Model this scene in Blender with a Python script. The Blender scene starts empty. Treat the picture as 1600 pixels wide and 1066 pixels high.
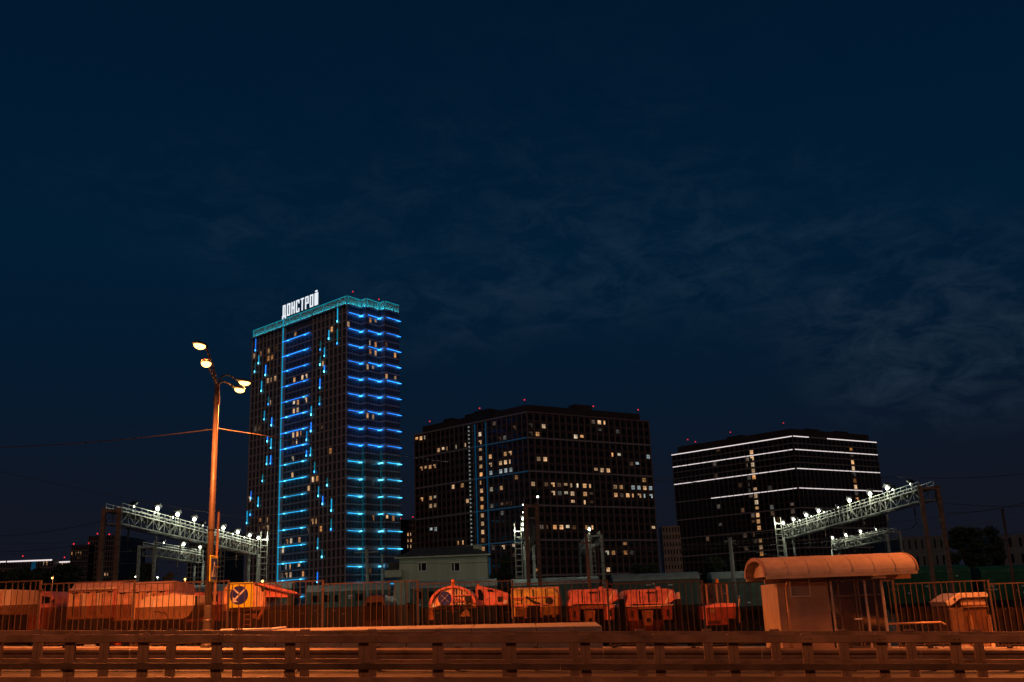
import bpy, bmesh, math, random
from mathutils import Vector, Matrix
random.seed(7)
sc = bpy.context.scene
col = sc.collection
R = math.radians

# ------------------------------------------------------------ camera
F = 1555.0                      # focal length in pixels of a 1600 px wide frame (35 mm lens)
CAM = Vector((0, 0, 1.8))
PITCH, ROLL = math.atan(418 / F), R(2.2)
FW = Vector((0, math.cos(PITCH), math.sin(PITCH)))
_r, _u = Vector((1, 0, 0)), Vector((0, -math.sin(PITCH), math.cos(PITCH)))
RT = math.cos(ROLL) * _r - math.sin(ROLL) * _u
UP = math.cos(ROLL) * _u + math.sin(ROLL) * _r
cd = bpy.data.cameras.new('camera'); cam = bpy.data.objects.new('camera', cd); col.objects.link(cam)
cd.lens = 35.0; cd.sensor_width = 36.0; cd.clip_start = 0.1; cd.clip_end = 5000
cam.matrix_world = Matrix((RT, UP, -FW)).transposed().to_4x4() @ Matrix.Identity(4)
cam.location = CAM
sc.camera = cam

# ------------------------------------------------------------ night sky
w = bpy.data.worlds.new('World'); sc.world = w; w.use_nodes = True
nt = w.node_tree; nt.nodes.clear(); N = nt.nodes.new; L = nt.links.new
out = N('ShaderNodeOutputWorld'); bg = N('ShaderNodeBackground'); L(bg.outputs[0], out.inputs[0])
tc = N('ShaderNodeTexCoord'); sep = N('ShaderNodeSeparateXYZ'); L(tc.outputs['Generated'], sep.inputs[0])
ramp = N('ShaderNodeValToRGB'); L(sep.outputs['Z'], ramp.inputs[0])
els = ramp.color_ramp.elements
els[0].position = 0.0; els[0].color = (.0072, .0080, .0135, 1)
els[1].position = 1.0; els[1].color = (.0004, .0042, .0140, 1)
for p_, c_ in ((.10, (.0056, .0079, .0158, 1)), (.20, (.0022, .0098, .0245, 1)), (.34, (.0007, .0118, .0320, 1)), (.55, (.0003, .0090, .0265, 1))):
    e = els.new(p_); e.color = c_
mp = N('ShaderNodeMapping'); L(tc.outputs['Generated'], mp.inputs[0]); mp.inputs['Scale'].default_value = (3.6, 3.6, 8.0)
mp.inputs['Location'].default_value = (-1.8, 3.0, 1.3); mp.inputs['Rotation'].default_value = (0, R(6), 0)
n1 = N('ShaderNodeTexNoise'); n1.inputs['Scale'].default_value = 5.0; n1.inputs['Detail'].default_value = 10; n1.inputs['Roughness'].default_value = .68
n1.inputs['Distortion'].default_value = .5; L(mp.outputs[0], n1.inputs['Vector'])
n2 = N('ShaderNodeTexNoise'); n2.inputs['Scale'].default_value = .50; n2.inputs['Detail'].default_value = 2.5; L(mp.outputs[0], n2.inputs['Vector'])
m1 = N('ShaderNodeMapRange'); L(n1.outputs[0], m1.inputs[0]); m1.inputs[1].default_value = .42; m1.inputs[2].default_value = .74
m2 = N('ShaderNodeMapRange'); L(n2.outputs[0], m2.inputs[0]); m2.inputs[1].default_value = .49; m2.inputs[2].default_value = .64
mm = N('ShaderNodeMath'); mm.operation = 'MULTIPLY'; L(m1.outputs[0], mm.inputs[0]); L(m2.outputs[0], mm.inputs[1])
m4 = N('ShaderNodeMapRange'); L(sep.outputs['Z'], m4.inputs[0]); m4.inputs[1].default_value = .50; m4.inputs[2].default_value = .24; m4.inputs[3].default_value = .05; m4.inputs[4].default_value = 1
mm2 = N('ShaderNodeMath'); mm2.operation = 'MULTIPLY'; L(mm.outputs[0], mm2.inputs[0]); L(m4.outputs[0], mm2.inputs[1])
mix = N('ShaderNodeMix'); mix.data_type = 'RGBA'; mix.blend_type = 'ADD'; mix.clamp_result = False
L(mm2.outputs[0], mix.inputs[0]); L(ramp.outputs[0], mix.inputs[6]); mix.inputs[7].default_value = (.0115, .0175, .0235, 1)
L(mix.outputs[2], bg.inputs[0]); bg.inputs[1].default_value = 1.0
# faint warm fill light added for the facades, standing in for city glow
sd = bpy.data.lights.new('city_glow_fill', 'SUN'); sd.energy = .17; sd.angle = R(4); sd.color = (1, .60, .38)
so = bpy.data.objects.new('city_glow_fill', sd); col.objects.link(so); so.rotation_euler = (R(56), 0, R(1))
# exposure
vs = sc.view_settings; vs.view_transform = 'Standard'; vs.look = 'None'; vs.exposure = 0; vs.gamma = 1; vs.use_curve_mapping = False
cy = sc.cycles; cy.use_denoising = True; cy.max_bounces = 5; cy.diffuse_bounces = 2; cy.glossy_bounces = 2; cy.transmission_bounces = 3
cy.transparent_max_bounces = 12; cy.sample_clamp_indirect = 3; cy.caustics_reflective = False; cy.caustics_refractive = False
try: cy.denoiser = 'OPENIMAGEDENOISE'
except Exception: pass
try: cy.use_light_tree = True
except Exception: pass

# ------------------------------------------------------------ geometry helpers
def ray(px, py):
    return FW + RT * ((px - 800) / F) + UP * ((533 - py) / F)
def P(px, py, y):                # the point seen at photo pixel (px, py) that stands y metres in front
    d = ray(px, py); return CAM + d * (y / d.y)
def PZ(px, py, z):               # the point seen at that pixel at height z
    d = ray(px, py); return CAM + d * ((z - CAM.z) / d.z)
S = .0371                        # the street climbs to the left
def slope(x, y=0.0):
    k = 1.0 if y < 52 else max(0.0, 1 - (y - 52) / 40)
    return -S * max(-75, min(75, x)) * k

class MB:
    def __init__(s): s.v = []; s.f = []
    def add(s, vs, fs):
        o = len(s.v); s.v += [Vector(a) for a in vs]; s.f += [tuple(i + o for i in f) for f in fs]; return s
    def box(s, x0, x1, y0, y1, z0, z1):
        return s.add([(x, y, z) for z in (z0, z1) for y in (y0, y1) for x in (x0, x1)],
                     [(0, 2, 3, 1), (4, 5, 7, 6), (0, 1, 5, 4), (1, 3, 7, 5), (3, 2, 6, 7), (2, 0, 4, 6)])
    def prism(s, poly, axis, a, b):
        def pt(p, t):
            return {'x': (t, p[0], p[1]), 'y': (p[0], t, p[1]), 'z': (p[0], p[1], t)}[axis]
        n = len(poly)
        s.add([pt(p, a) for p in poly] + [pt(p, b) for p in poly],
              [tuple(range(n - 1, -1, -1)), tuple(range(n, 2 * n))] + [(i, (i + 1) % n, n + (i + 1) % n, n + i) for i in range(n)])
        return s
    def beam(s, p, q, w, h=None):
        p, q = Vector(p), Vector(q); d = (q - p); h = h or w
        if d.length < 1e-6: return s
        d.normalize(); ref = Vector((0, 0, 1)) if abs(d.z) < .95 else Vector((0, 1, 0))
        a = d.cross(ref).normalized() * (w / 2); b = a.cross(d).normalized() * (h / 2)
        return s.add([p - a - b, p + a - b, p + a + b, p - a + b, q - a - b, q + a - b, q + a + b, q - a + b],
                     [(3, 2, 1, 0), (4, 5, 6, 7), (0, 1, 5, 4), (1, 2, 6, 5), (2, 3, 7, 6), (3, 0, 4, 7)])
    def tube(s, p, q, r0, r1=None, n=10):
        p, q = Vector(p), Vector(q); r1 = r0 if r1 is None else r1; d = (q - p).normalized()
        ref = Vector((0, 0, 1)) if abs(d.z) < .95 else Vector((0, 1, 0))
        a = d.cross(ref).normalized(); b = a.cross(d).normalized()
        c = [a * math.cos(t * 2 * math.pi / n) + b * math.sin(t * 2 * math.pi / n) for t in range(n)]
        return s.add([p + k * r0 for k in c] + [q + k * r1 for k in c],
                     [tuple(range(n - 1, -1, -1)), tuple(range(n, 2 * n))] + [(i, (i + 1) % n, n + (i + 1) % n, n + i) for i in range(n)])
    def path(s, pts, r, n=8):
        for a, b in zip(pts, pts[1:]): s.tube(a, b, r, r, n)
        return s
    def lathe(s, prof, n=16, c=(0, 0, 0)):
        c = Vector(c); o = len(s.v); m = len(prof)
        for r, z in prof:
            for t in range(n):
                s.v.append(c + Vector((r * math.cos(t * 2 * math.pi / n), r * math.sin(t * 2 * math.pi / n), z)))
        for k in range(m - 1):
            for t in range(n):
                t2 = (t + 1) % n
                s.f.append((o + k * n + t, o + k * n + t2, o + (k + 1) * n + t2, o + (k + 1) * n + t))
        s.f.append(tuple(o + t for t in range(n - 1, -1, -1))); s.f.append(tuple(o + (m - 1) * n + t for t in range(n)))
        return s
    def shear(s):
        for v in s.v: v.z += -S * v.x
        return s
    def mesh(s, name, mat, smooth=False, off=None):
        me = bpy.data.meshes.new(name)
        vs = [v - off for v in s.v] if off else s.v
        me.from_pydata([tuple(v) for v in vs], [], s.f)
        if mat: me.materials.append(mat)
        if smooth: me.polygons.foreach_set('use_smooth', [True] * len(me.polygons))
        me.update(); return me
    def build(s, name, mat, parent=None, smooth=False, bevel=0, world=False, loc=None, rz=0):
        off = None
        if world and parent is not None:
            off = Vector(parent.location)
            if parent.parent: off = off + Vector(parent.parent.location)
        me = s.mesh(name, mat, smooth, off)
        o = bpy.data.objects.new(name, me); col.objects.link(o); o.parent = parent
        if loc is not None: o.location = loc
        o.rotation_euler.z = rz
        if bevel:
            b = o.modifiers.new('bevel', 'BEVEL'); b.width = bevel; b.segments = 2; b.limit_method = 'ANGLE'; b.angle_limit = R(35)
        return o
def inst(name, me, parent, loc, rz=0, rot=None, scale=None):
    o = bpy.data.objects.new(name, me); col.objects.link(o); o.parent = parent; o.location = loc
    if rot: o.rotation_euler = rot
    else: o.rotation_euler.z = rz
    if scale: o.scale = scale
    return o
def tag(o, label, cat, group=None):
    o['label'] = label; o['category'] = cat
    if group: o['group'] = group
    return o
def struct(o): o['kind'] = 'structure'; return o
def stuff(o): o['kind'] = 'stuff'; return o
def thing(name, loc, label, cat, group=None, rz=0):
    o = bpy.data.objects.new(name, None); col.objects.link(o); o.location = loc; o.rotation_euler.z = rz; o.empty_display_size = .3
    return tag(o, label, cat, group)

# ------------------------------------------------------------ materials
def mat(name, c, rough=.6, metal=0, var=.25, scale=3.0, bump=0, spec=.4, emit=None, es=0, streak=0):
    m = bpy.data.materials.new(name); m.use_nodes = True; t = m.node_tree; b = t.nodes['Principled BSDF']
    b.inputs['Base Color'].default_value = (*c, 1); b.inputs['Roughness'].default_value = rough; b.inputs['Metallic'].default_value = metal
    b.inputs['Specular IOR Level'].default_value = spec
    if emit: b.inputs['Emission Color'].default_value = (*emit, 1); b.inputs['Emission Strength'].default_value = es
    if var:
        tcn = t.nodes.new('ShaderNodeTexCoord'); nz = t.nodes.new('ShaderNodeTexNoise'); nz.inputs['Scale'].default_value = scale
        nz.inputs['Detail'].default_value = 6; nz.inputs['Roughness'].default_value = .65
        if streak:
            mpn = t.nodes.new('ShaderNodeMapping'); mpn.inputs['Scale'].default_value = (1, 1, 1 / streak)
            t.links.new(tcn.outputs['Object'], mpn.inputs[0]); t.links.new(mpn.outputs[0], nz.inputs['Vector'])
        else: t.links.new(tcn.outputs['Object'], nz.inputs['Vector'])
        mr = t.nodes.new('ShaderNodeMapRange'); t.links.new(nz.outputs[0], mr.inputs[0])
        mr.inputs[1].default_value = .3; mr.inputs[2].default_value = .7; mr.inputs[3].default_value = 1 - var; mr.inputs[4].default_value = 1 + var * .5
        mx = t.nodes.new('ShaderNodeMix'); mx.data_type = 'RGBA'; mx.blend_type = 'MULTIPLY'; mx.inputs[0].default_value = 1
        mx.inputs[6].default_value = (*c, 1); t.links.new(mr.outputs[0], mx.inputs[7]); t.links.new(mx.outputs[2], b.inputs['Base Color'])
        rr = t.nodes.new('ShaderNodeMapRange'); t.links.new(nz.outputs[0], rr.inputs[0]); rr.inputs[1].default_value = .3; rr.inputs[2].default_value = .7
        rr.inputs[3].default_value = min(1, rough * 1.2); rr.inputs[4].default_value = rough * .8; t.links.new(rr.outputs[0], b.inputs['Roughness'])
        if bump:
            bp = t.nodes.new('ShaderNodeBump'); bp.inputs['Strength'].default_value = bump; bp.inputs['Distance'].default_value = .02
            t.links.new(nz.outputs[0], bp.inputs['Height']); t.links.new(bp.outputs[0], b.inputs['Normal'])
    return m
def glow(name, c, s, vary=False):
    m = bpy.data.materials.new(name); m.use_nodes = True; t = m.node_tree; t.nodes.clear()
    o = t.nodes.new('ShaderNodeOutputMaterial'); e = t.nodes.new('ShaderNodeEmission'); e.inputs[0].default_value = (*c, 1); e.inputs[1].default_value = s
    t.links.new(e.outputs[0], o.inputs[0])
    if vary:
        oi = t.nodes.new('ShaderNodeObjectInfo'); mr = t.nodes.new('ShaderNodeMapRange'); t.links.new(oi.outputs['Random'], mr.inputs[0])
        mr.inputs[3].default_value = s * .45; mr.inputs[4].default_value = s * 1.35; t.links.new(mr.outputs[0], e.inputs[1])
    return m
M = {}
M['asphalt'] = mat('asphalt', (.055, .052, .05), .8, 0, .35, 1.5, .3)
M['ground'] = mat('ground', (.05, .045, .035), .95, 0, .5, .25)
M['paving'] = mat('paving', (.30, .28, .26), .85, 0, .3, 2)
M['kerb'] = mat('kerb', (.42, .40, .37), .8, 0, .3, 2)
M['paint'] = mat('road_paint', (.7, .7, .66), .7, 0, .4, 4)
M['steel'] = mat('galvanised_steel', (.21, .145, .10), .55, .2, .6, 1.1, .2)
M['steel_dark'] = mat('dark_steel', (.085, .058, .042), .7, .1, .6, 1.3, .2)
M['concrete'] = mat('concrete', (.24, .22, .20), .85, 0, .3, 1.2, .3)
M['fence'] = mat('fence_paint', (.085, .055, .045), .55, .2, .3, 6)
M['lamp'] = mat('lamp_post_paint', (.105, .085, .075), .5, .2, .3, 3)
M['dark'] = mat('dark_metal', (.03, .03, .03), .5, .3, .3)
M['vanpaint'] = mat('dark_brown_paint', (.10, .045, .035), .35, .1, .3)
M['rubber'] = mat('rubber', (.02, .02, .02), .85, 0, .3)
M['orange'] = mat('orange_paint', (.88, .46, .27), .45, 0, .55, 2.6, .15)
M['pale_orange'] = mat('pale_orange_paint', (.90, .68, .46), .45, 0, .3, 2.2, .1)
M['amber'] = mat('amber_paint', (.84, .62, .16), .45, 0, .55, 2.6, .15)
M['red'] = mat('red_paint', (.85, .26, .22), .45, 0, .55, 2.6, .15)
M['tarp'] = mat('tarpaulin', (.80, .46, .34), .8, 0, .35, 1.6, .6)
M['taillamp'] = mat('tail_lamp', (.5, .02, .015), .3, 0, 0)
M['yellow'] = mat('yellow_board', (.86, .80, .03), .5, 0, .12, 2)
M['signblue'] = mat('sign_blue', (.02, .035, .30), .5, 0, .15, 3)
M['white'] = mat('white_paint', (.8, .8, .78), .5, 0, .15, 3)
M['shelter'] = mat('shelter_metal', (.50, .40, .32), .5, .1, .35, 1.3, .08)
M['shelter2'] = mat('shelter_panel', (.36, .23, .155), .5, .1, .3, 1.2, .05)
M['frame'] = mat('brown_frame', (.13, .09, .07), .5, .2, .2)
M['gal'] = mat('gantry_paint', (.40, .42, .37), .55, .2, .3, 4)
M['mast'] = mat('brown_mast', (.34, .21, .14), .8, 0, .4, 2, .2)
M['siding'] = mat('pale_siding', (.42, .46, .36), .7, 0, .2, 1.2)
M['roofdark'] = mat('dark_roofing', (.07, .07, .065), .8, 0, .3, 1)
M['wagon'] = mat('wagon_green', (.10, .16, .13), .6, 0, .4, 1.0)
M['wagonroof'] = mat('wagon_roof', (.30, .36, .34), .6, .1, .35, .8)
M['boxcar'] = mat('boxcar_green', (.03, .15, .07), .6, 0, .4, 1.0)
M['facade'] = mat('dark_facade', (.045, .040, .040), .6, 0, .3, .15)
M['facade_t'] = mat('tower_facade', (.15, .14, .145), .6, 0, .3, .15)
M['facade2'] = mat('brown_facade', (.075, .052, .046), .6, 0, .3, .15)
M['pane_t'] = mat('tower_pane', (.085, .088, .095), .25, 0, .2, .6, spec=.5)
M['pil'] = mat('facade_stone', (.62, .50, .43), .7, 0, .25, .3)
M['pil2'] = mat('facade_rib', (.27, .19, .165), .7, 0, .25, .3)
M['pil3'] = mat('facade_thin_rib', (.15, .115, .10), .7, 0, .25, .3)
M['band'] = mat('facade_band', (.42, .39, .37), .7, 0, .2, .3)
M['pane'] = mat('dark_pane', (.012, .013, .015), .12, 0, .2, .6, spec=.5)
M['depot'] = mat('grey_render', (.17, .175, .16), .8, 0, .3, .3)
M['concrete_far'] = mat('pale_far_concrete', (.40, .42, .38), .8, 0, .25, .3)
M['brick_far'] = mat('far_brick', (.44, .32, .24), .8, 0, .3, .3)
M['leaf'] = mat('leaf', (.05, .075, .035), .7, 0, .5, .8)
M['bark'] = mat('bark', (.09, .07, .05), .9, 0, .4, 3)
M['wire'] = mat('wire', (.10, .09, .085), .6, .3, 0)
M['wood'] = mat('wood', (.24, .16, .1), .8, 0, .3, 3)
M['sodium'] = glow('sodium_lens', (1, .50, .13), 6)
M['flood'] = glow('flood_lens', (.95, 1, .80), 12)
M['redlamp'] = glow('red_beacon', (1, .03, .045), 1.3)
M['blue'] = glow('led_blue', (.008, .21, 1.0), 6.5, True)
M['cyan'] = glow('led_cyan', (.008, .40, .85), 4.2, True)
M['cyanspot'] = glow('led_spot', (.10, .62, 1.0), 4.5, True)
M['bluespot'] = glow('led_spot_blue', (.03, .32, 1.0), 4.5, True)
M['ledwhite'] = glow('led_white', (1, .87, .86), .95)
M['ledlow'] = glow('led_dim', (.9, .9, 1.0), .05)
M['letter'] = glow('letter_face', (.86, .93, 1.0), .95)
M['dropcyan'] = glow('led_drop_cyan', (.01, .42, .80), 1.0, True)
M['dropblue'] = glow('led_drop_blue', (.01, .20, 1.0), 1.6, True)
M['ledmain'] = glow('led_main', (.005, .36, .62), .75)
M['ledteal'] = glow('led_teal', (.005, .30, .42), .5, True)
M['crownled'] = glow('led_crown', (.01, .58, .78), 14)
M['crown'] = mat('crown_panel', (.66, .66, .64), .6, 0, .2, .4)
M['ledblue_dim'] = glow('led_blue_dim', (.01, .16, .35), .22)
M['stairdot'] = glow('stair_light', (.75, .9, .85), .25)
M['crownedge'] = glow('led_crown_edge', (.01, .42, .55), .8)
M['tealdim'] = glow('led_teal_dim', (.005, .22, .30), .22)
M['beacon'] = mat('orange_beacon', (.85, .25, .02), .3, 0, 0)
# tinted transparent sheet
def tint(name, c, k, dc):
    m = bpy.data.materials.new(name); m.use_nodes = True; t = m.node_tree; t.nodes.clear()
    o = t.nodes.new('ShaderNodeOutputMaterial'); a = t.nodes.new('ShaderNodeBsdfTransparent'); a.inputs[0].default_value = (*c, 1)
    d = t.nodes.new('ShaderNodeBsdfDiffuse'); d.inputs[0].default_value = (*dc, 1)
    x = t.nodes.new('ShaderNodeMixShader'); x.inputs[0].default_value = k
    t.links.new(a.outputs[0], x.inputs[1]); t.links.new(d.outputs[0], x.inputs[2]); t.links.new(x.outputs[0], o.inputs[0]); return m
M['net'] = tint('brown_netting', (.56, .47, .42), .10, (.14, .10, .08))
def glassm(name):
    m = bpy.data.materials.new(name); m.use_nodes = True; t = m.node_tree; t.nodes.clear()
    o = t.nodes.new('ShaderNodeOutputMaterial'); a = t.nodes.new('ShaderNodeBsdfTransparent'); a.inputs[0].default_value = (.90, .87, .82, 1)
    g = t.nodes.new('ShaderNodeBsdfGlossy'); g.inputs['Roughness'].default_value = .12; g.inputs[0].default_value = (.8, .8, .8, 1)
    x = t.nodes.new('ShaderNodeMixShader'); x.inputs[0].default_value = .09
    t.links.new(a.outputs[0], x.inputs[1]); t.links.new(g.outputs[0], x.inputs[2]); t.links.new(x.outputs[0], o.inputs[0]); return m
M['glass'] = glassm('dirty_glass')
def litm(name, stops, s0, s1):      # a lit window: each one its own tone and brightness, with curtains
    m = bpy.data.materials.new(name); m.use_nodes = True; t = m.node_tree; t.nodes.clear()
    o = t.nodes.new('ShaderNodeOutputMaterial'); e = t.nodes.new('ShaderNodeEmission'); oi = t.nodes.new('ShaderNodeObjectInfo')
    cr = t.nodes.new('ShaderNodeValToRGB'); t.links.new(oi.outputs['Random'], cr.inputs[0])
    el = cr.color_ramp.elements; el[0].color = (*stops[0], 1); el[1].color = (*stops[-1], 1)
    for i, c in enumerate(stops[1:-1]): el.new((i + 1) / (len(stops) - 1)).color = (*c, 1)
    tcn = t.nodes.new('ShaderNodeTexCoord'); vm = t.nodes.new('ShaderNodeVectorMath'); vm.operation = 'ADD'
    t.links.new(tcn.outputs['Object'], vm.inputs[0]); t.links.new(oi.outputs['Location'], vm.inputs[1])
    nz = t.nodes.new('ShaderNodeTexNoise'); nz.inputs['Scale'].default_value = .8; nz.inputs['Detail'].default_value = 2; t.links.new(vm.outputs[0], nz.inputs['Vector'])
    mu = t.nodes.new('ShaderNodeMath'); mu.operation = 'MULTIPLY'; mu.inputs[1].default_value = 7.31; t.links.new(oi.outputs['Random'], mu.inputs[0])
    fr = t.nodes.new('ShaderNodeMath'); fr.operation = 'FRACT'; t.links.new(mu.outputs[0], fr.inputs[0])
    mr = t.nodes.new('ShaderNodeMapRange'); t.links.new(fr.outputs[0], mr.inputs[0]); mr.inputs[3].default_value = s0; mr.inputs[4].default_value = s1
    mr2 = t.nodes.new('ShaderNodeMapRange'); t.links.new(nz.outputs[0], mr2.inputs[0]); mr2.inputs[1].default_value = .3; mr2.inputs[2].default_value = .7; mr2.inputs[3].default_value = .35; mr2.inputs[4].default_value = 1.3
    m3 = t.nodes.new('ShaderNodeMath'); m3.operation = 'MULTIPLY'; t.links.new(mr.outputs[0], m3.inputs[0]); t.links.new(mr2.outputs[0], m3.inputs[1])
    t.links.new(cr.outputs[0], e.inputs[0]); t.links.new(m3.outputs[0], e.inputs[1]); t.links.new(e.outputs[0], o.inputs[0]); return m
M['lit'] = litm('lit_window', [(1, .40, .12), (1, .52, .23), (1, .66, .38), (1, .48, .18), (.95, .84, .62)], .24, 1.0)
M['dim'] = litm('dim_window', [(1, .45, .2), (1, .6, .38), (.8, .85, .8)], .03, .12)
M['cool'] = litm('cool_window', [(.75, .92, 1), (.85, 1, 1)], .25, .55)
SOD = (1.0, .225, .045)
def point(name, parent, loc, e, c, r=.15):
    d = bpy.data.lights.new(name, 'POINT'); d.energy = e; d.color = c; d.shadow_soft_size = r
    o = bpy.data.objects.new(name, d); col.objects.link(o); o.parent = parent; o.location = loc; return o

# ============================================================ THE SETTING: ground, road, kerbs
def sheet(name, m, x0, x1, y0, y1, zf, nx, ny):
    mb = MB()
    for j in range(ny + 1):
        for i in range(nx + 1):
            x = x0 + (x1 - x0) * i / nx; y = y0 + (y1 - y0) * j / ny
            mb.v.append(Vector((x, y, zf(x, y))))
    for j in range(ny):
        for i in range(nx):
            a = j * (nx + 1) + i; mb.f.append((a, a + 1, a + nx + 2, a + nx + 1))
    return struct(mb.build(name, m))
YB, YA = 21.0, 23.05             # the two crash barriers
YK, YF = 30.6, 33.8              # far kerb, fence
def zroad(x, y): return slope(x) + (.14 if y < 24 else .14 + .28 * min(1, (y - 24) / 5))
ZW = .60                         # pavement above the reference slope
ZY = -.36                        # yard behind the fence
def zyard(x, y):
    b = ZY if y > 36.5 else (ZY + (ZW - .01 - ZY) * max(0, (36.5 - y) / 2.2))
    return slope(x, y) + (b if y > 34.3 else ZW - .01)
gm = MB()
xs = [-2600, -900, -300, -140, -75, -50, -25, 0, 25, 50, 75, 140, 300, 900, 2600]
ys = [34.3, 36.5, 40, 52, 60, 70, 80, 92, 150, 300, 700, 3200]
for y in ys:
    for x in xs: gm.v.append(Vector((x, y, zyard(x, y))))
for j in range(len(ys) - 1):
    for i in range(len(xs) - 1):
        a = j * len(xs) + i; gm.f.append((a, a + 1, a + len(xs) + 1, a + len(xs)))
struct(gm.build('ground', M['ground']))
road = sheet('road', M['asphalt'], -75, 75, 2.2, YK, zroad, 30, 40)
pav = sheet('pavement', M['paving'], -75, 75, YK + .16, 34.32, lambda x, y: slope(x) + ZW - .004, 30, 2)
near = sheet('near_pavement', M['paving'], -75, 75, -40, 2.2, lambda x, y: slope(x) + .14 + .12, 30, 2)
kerb = struct(bpy.data.objects.new('kerb', None)); col.objects.link(kerb)
km = MB().box(-.49, .49, 0, .16, -.28, 0).mesh('kerb_stone', M['kerb'])
for i in range(-16, 17):
    inst('kerb_stone', km, kerb, (i * 1.0, YK + random.uniform(-.006, .006), slope(i) + ZW + random.uniform(-.006, .004)), rot=(0, math.atan(S), random.uniform(-.004, .004)))
ks = MB()
for i in list(range(-75, -16)) + list(range(17, 75)): ks.box(i - .49, i + .49, YK, YK + .16, ZW - .28, ZW)
stuff(ks.shear().build('kerb_stone_run', M['kerb'], kerb))
# lane paint on the far carriageway
lm = struct(bpy.data.objects.new('lane_marking', None)); col.objects.link(lm)
for i in range(-5, 6):
    mb = MB()
    for k in range(2): 
        for x in (i * 6 + k * 1.5,): mb.add([(x, 26.9, zroad(0, 26.9)), (x + 1.5, 26.9, zroad(0, 26.9)), (x + 1.5, 27.05, zroad(0, 27.05)), (x, 27.05, zroad(0, 27.05))], [(0, 1, 2, 3)])
    for v in mb.v: v.z += .006 - S * v.x
    mb.build('painted_dash', M['paint'], lm)
sm = MB().add([(-75, 23.9, .146), (75, 23.9, .146), (75, 24.05, .152), (-75, 24.05, .152)], [(0, 1, 2, 3)])
for v in sm.v: v.z = zroad(v.x, v.y) + .006
sm.build('painted_edge_line', M['paint'], lm)

# ============================================================ CRASH BARRIERS
def rail_profile(y0, d, z0, z1):      # folded box beam with a lip
    h = z1 - z0
    return [(y0 + d * .12, z0), (y0, z0 + h * .07), (y0, z0 + h * .93), (y0 + d * .12, z1), (y0 + d, z1), (y0 + d, z0)]
def barrier(label, y, pitch, off, z_rails, n, joint):
    t = thing('crash_barrier', (0, y, .14), label, 'crash barrier', 'steel barriers along the road median')
    a0, a1 = -n * pitch + off, n * pitch + off
    for (z0, z1, front) in z_rails:
        mb = MB(); L_ = 6.0; x = a0 + joint
        yy = y - .11 if front else y - .06
        mb.prism(rail_profile(yy, .09, z0, z1), 'x', a0, x - .004)
        while x < a1:
            jz, jy = random.uniform(-.012, .012), random.uniform(-.008, .008); mb.prism(rail_profile(yy + jy, .09, z0 + jz, z1 + jz), 'x', x + .004, min(a1, x + L_) - .004); x += L_
        mb.shear().build('rail', M['steel_dark' if z1 < .9 and front and z0 > .5 else 'steel'], t, world=True)  # middle rail in darker steel: the top rail's shade put into its colour
    pm = MB(); top = z_rails[0][1] - .14 - .035
    pm.box(-.102, -.004, 0, .014, 0, top); pm.box(.004, .102, 0, .014, 0, top); pm.box(-.02, .02, .016, .02, 0, top); pm.box(-.092, -.080, .0145, .10, 0, top); pm.box(.080, .092, .0145, .10, 0, top)
    pm.box(-.16, .16, -.05, .18, 0, .02)
    bm_ = MB().box(-.10, .10, -.035, .10, 0, .03)
    for k in (-.075, -.025, .025, .075): bm_.tube((k, .02, .03), (k, .02, .05), .016, n=6)
    pme, bme = pm.mesh('post', M['steel']), bm_.mesh('bracket', M['steel'])
    bolt = MB()
    for z0, z1, fr in z_rails:
        for k in (-.05, .05): bolt.tube((k, -.135 if fr else -.085, (z0 + z1) / 2 - .14 + .0), (k, -.10, (z0 + z1) / 2 - .14), .011, n=6)
    bo = bolt.mesh('bolts', M['steel'])
    for i in range(-n, n + 1):
        x = i * pitch + off
        po = inst('post', pme, t, (x, 0, -S * x), rz=random.uniform(-.03, .03))
        inst('bracket', bme, t, (x, 0, -S * x + z_rails[0][1] - .14 - .002))
        stuff(inst('bolt_row', bo, po, (0, 0, 0)))
    return t
xB = P(453, 1020, YB).x; xA = P(476, 1020, YA).x
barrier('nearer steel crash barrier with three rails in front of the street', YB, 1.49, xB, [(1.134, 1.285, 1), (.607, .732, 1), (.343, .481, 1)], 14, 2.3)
barrier('second steel crash barrier with post brackets, just behind the nearer one', YA, 1.49, xA, [(1.17, 1.317, 0), (.63, .72, 0)], 14, 4.1)

# ============================================================ W-BEAM GUARD RAIL beyond the barriers
yw = 26.4
t = thing('guard_rail', (0, yw, .4), 'low corrugated guard rail seen through the crash barriers at the foot of the concrete ramp', 'guard rail')
wp = [(0, .46), (-.07, .50), (-.07, .56), (0, .62), (0, .66), (-.07, .72), (-.07, .78), (0, .83)]
wp = [(yw + a, b) for a, b in wp]; wp2 = wp + [(a + .012, b) for a, b in reversed(wp)]
x = -26.0
while x < 26:
    MB().prism(wp2, 'x', x + .006, x + 4.0 - .006).shear().build('beam', M['steel'], t, world=True); x += 4.0
gp = MB().box(-.05, .05, .02, .14, 0, .86).box(-.16, .16, .0135, .0195, .46, .82).mesh('post', M['steel_dark'])
for i in range(-13, 14): inst('post', gp, t, (i * 2.0 + .3, 0, -S * (i * 2 + .3) - .4 + .02), rz=random.uniform(-.03, .03))

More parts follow.
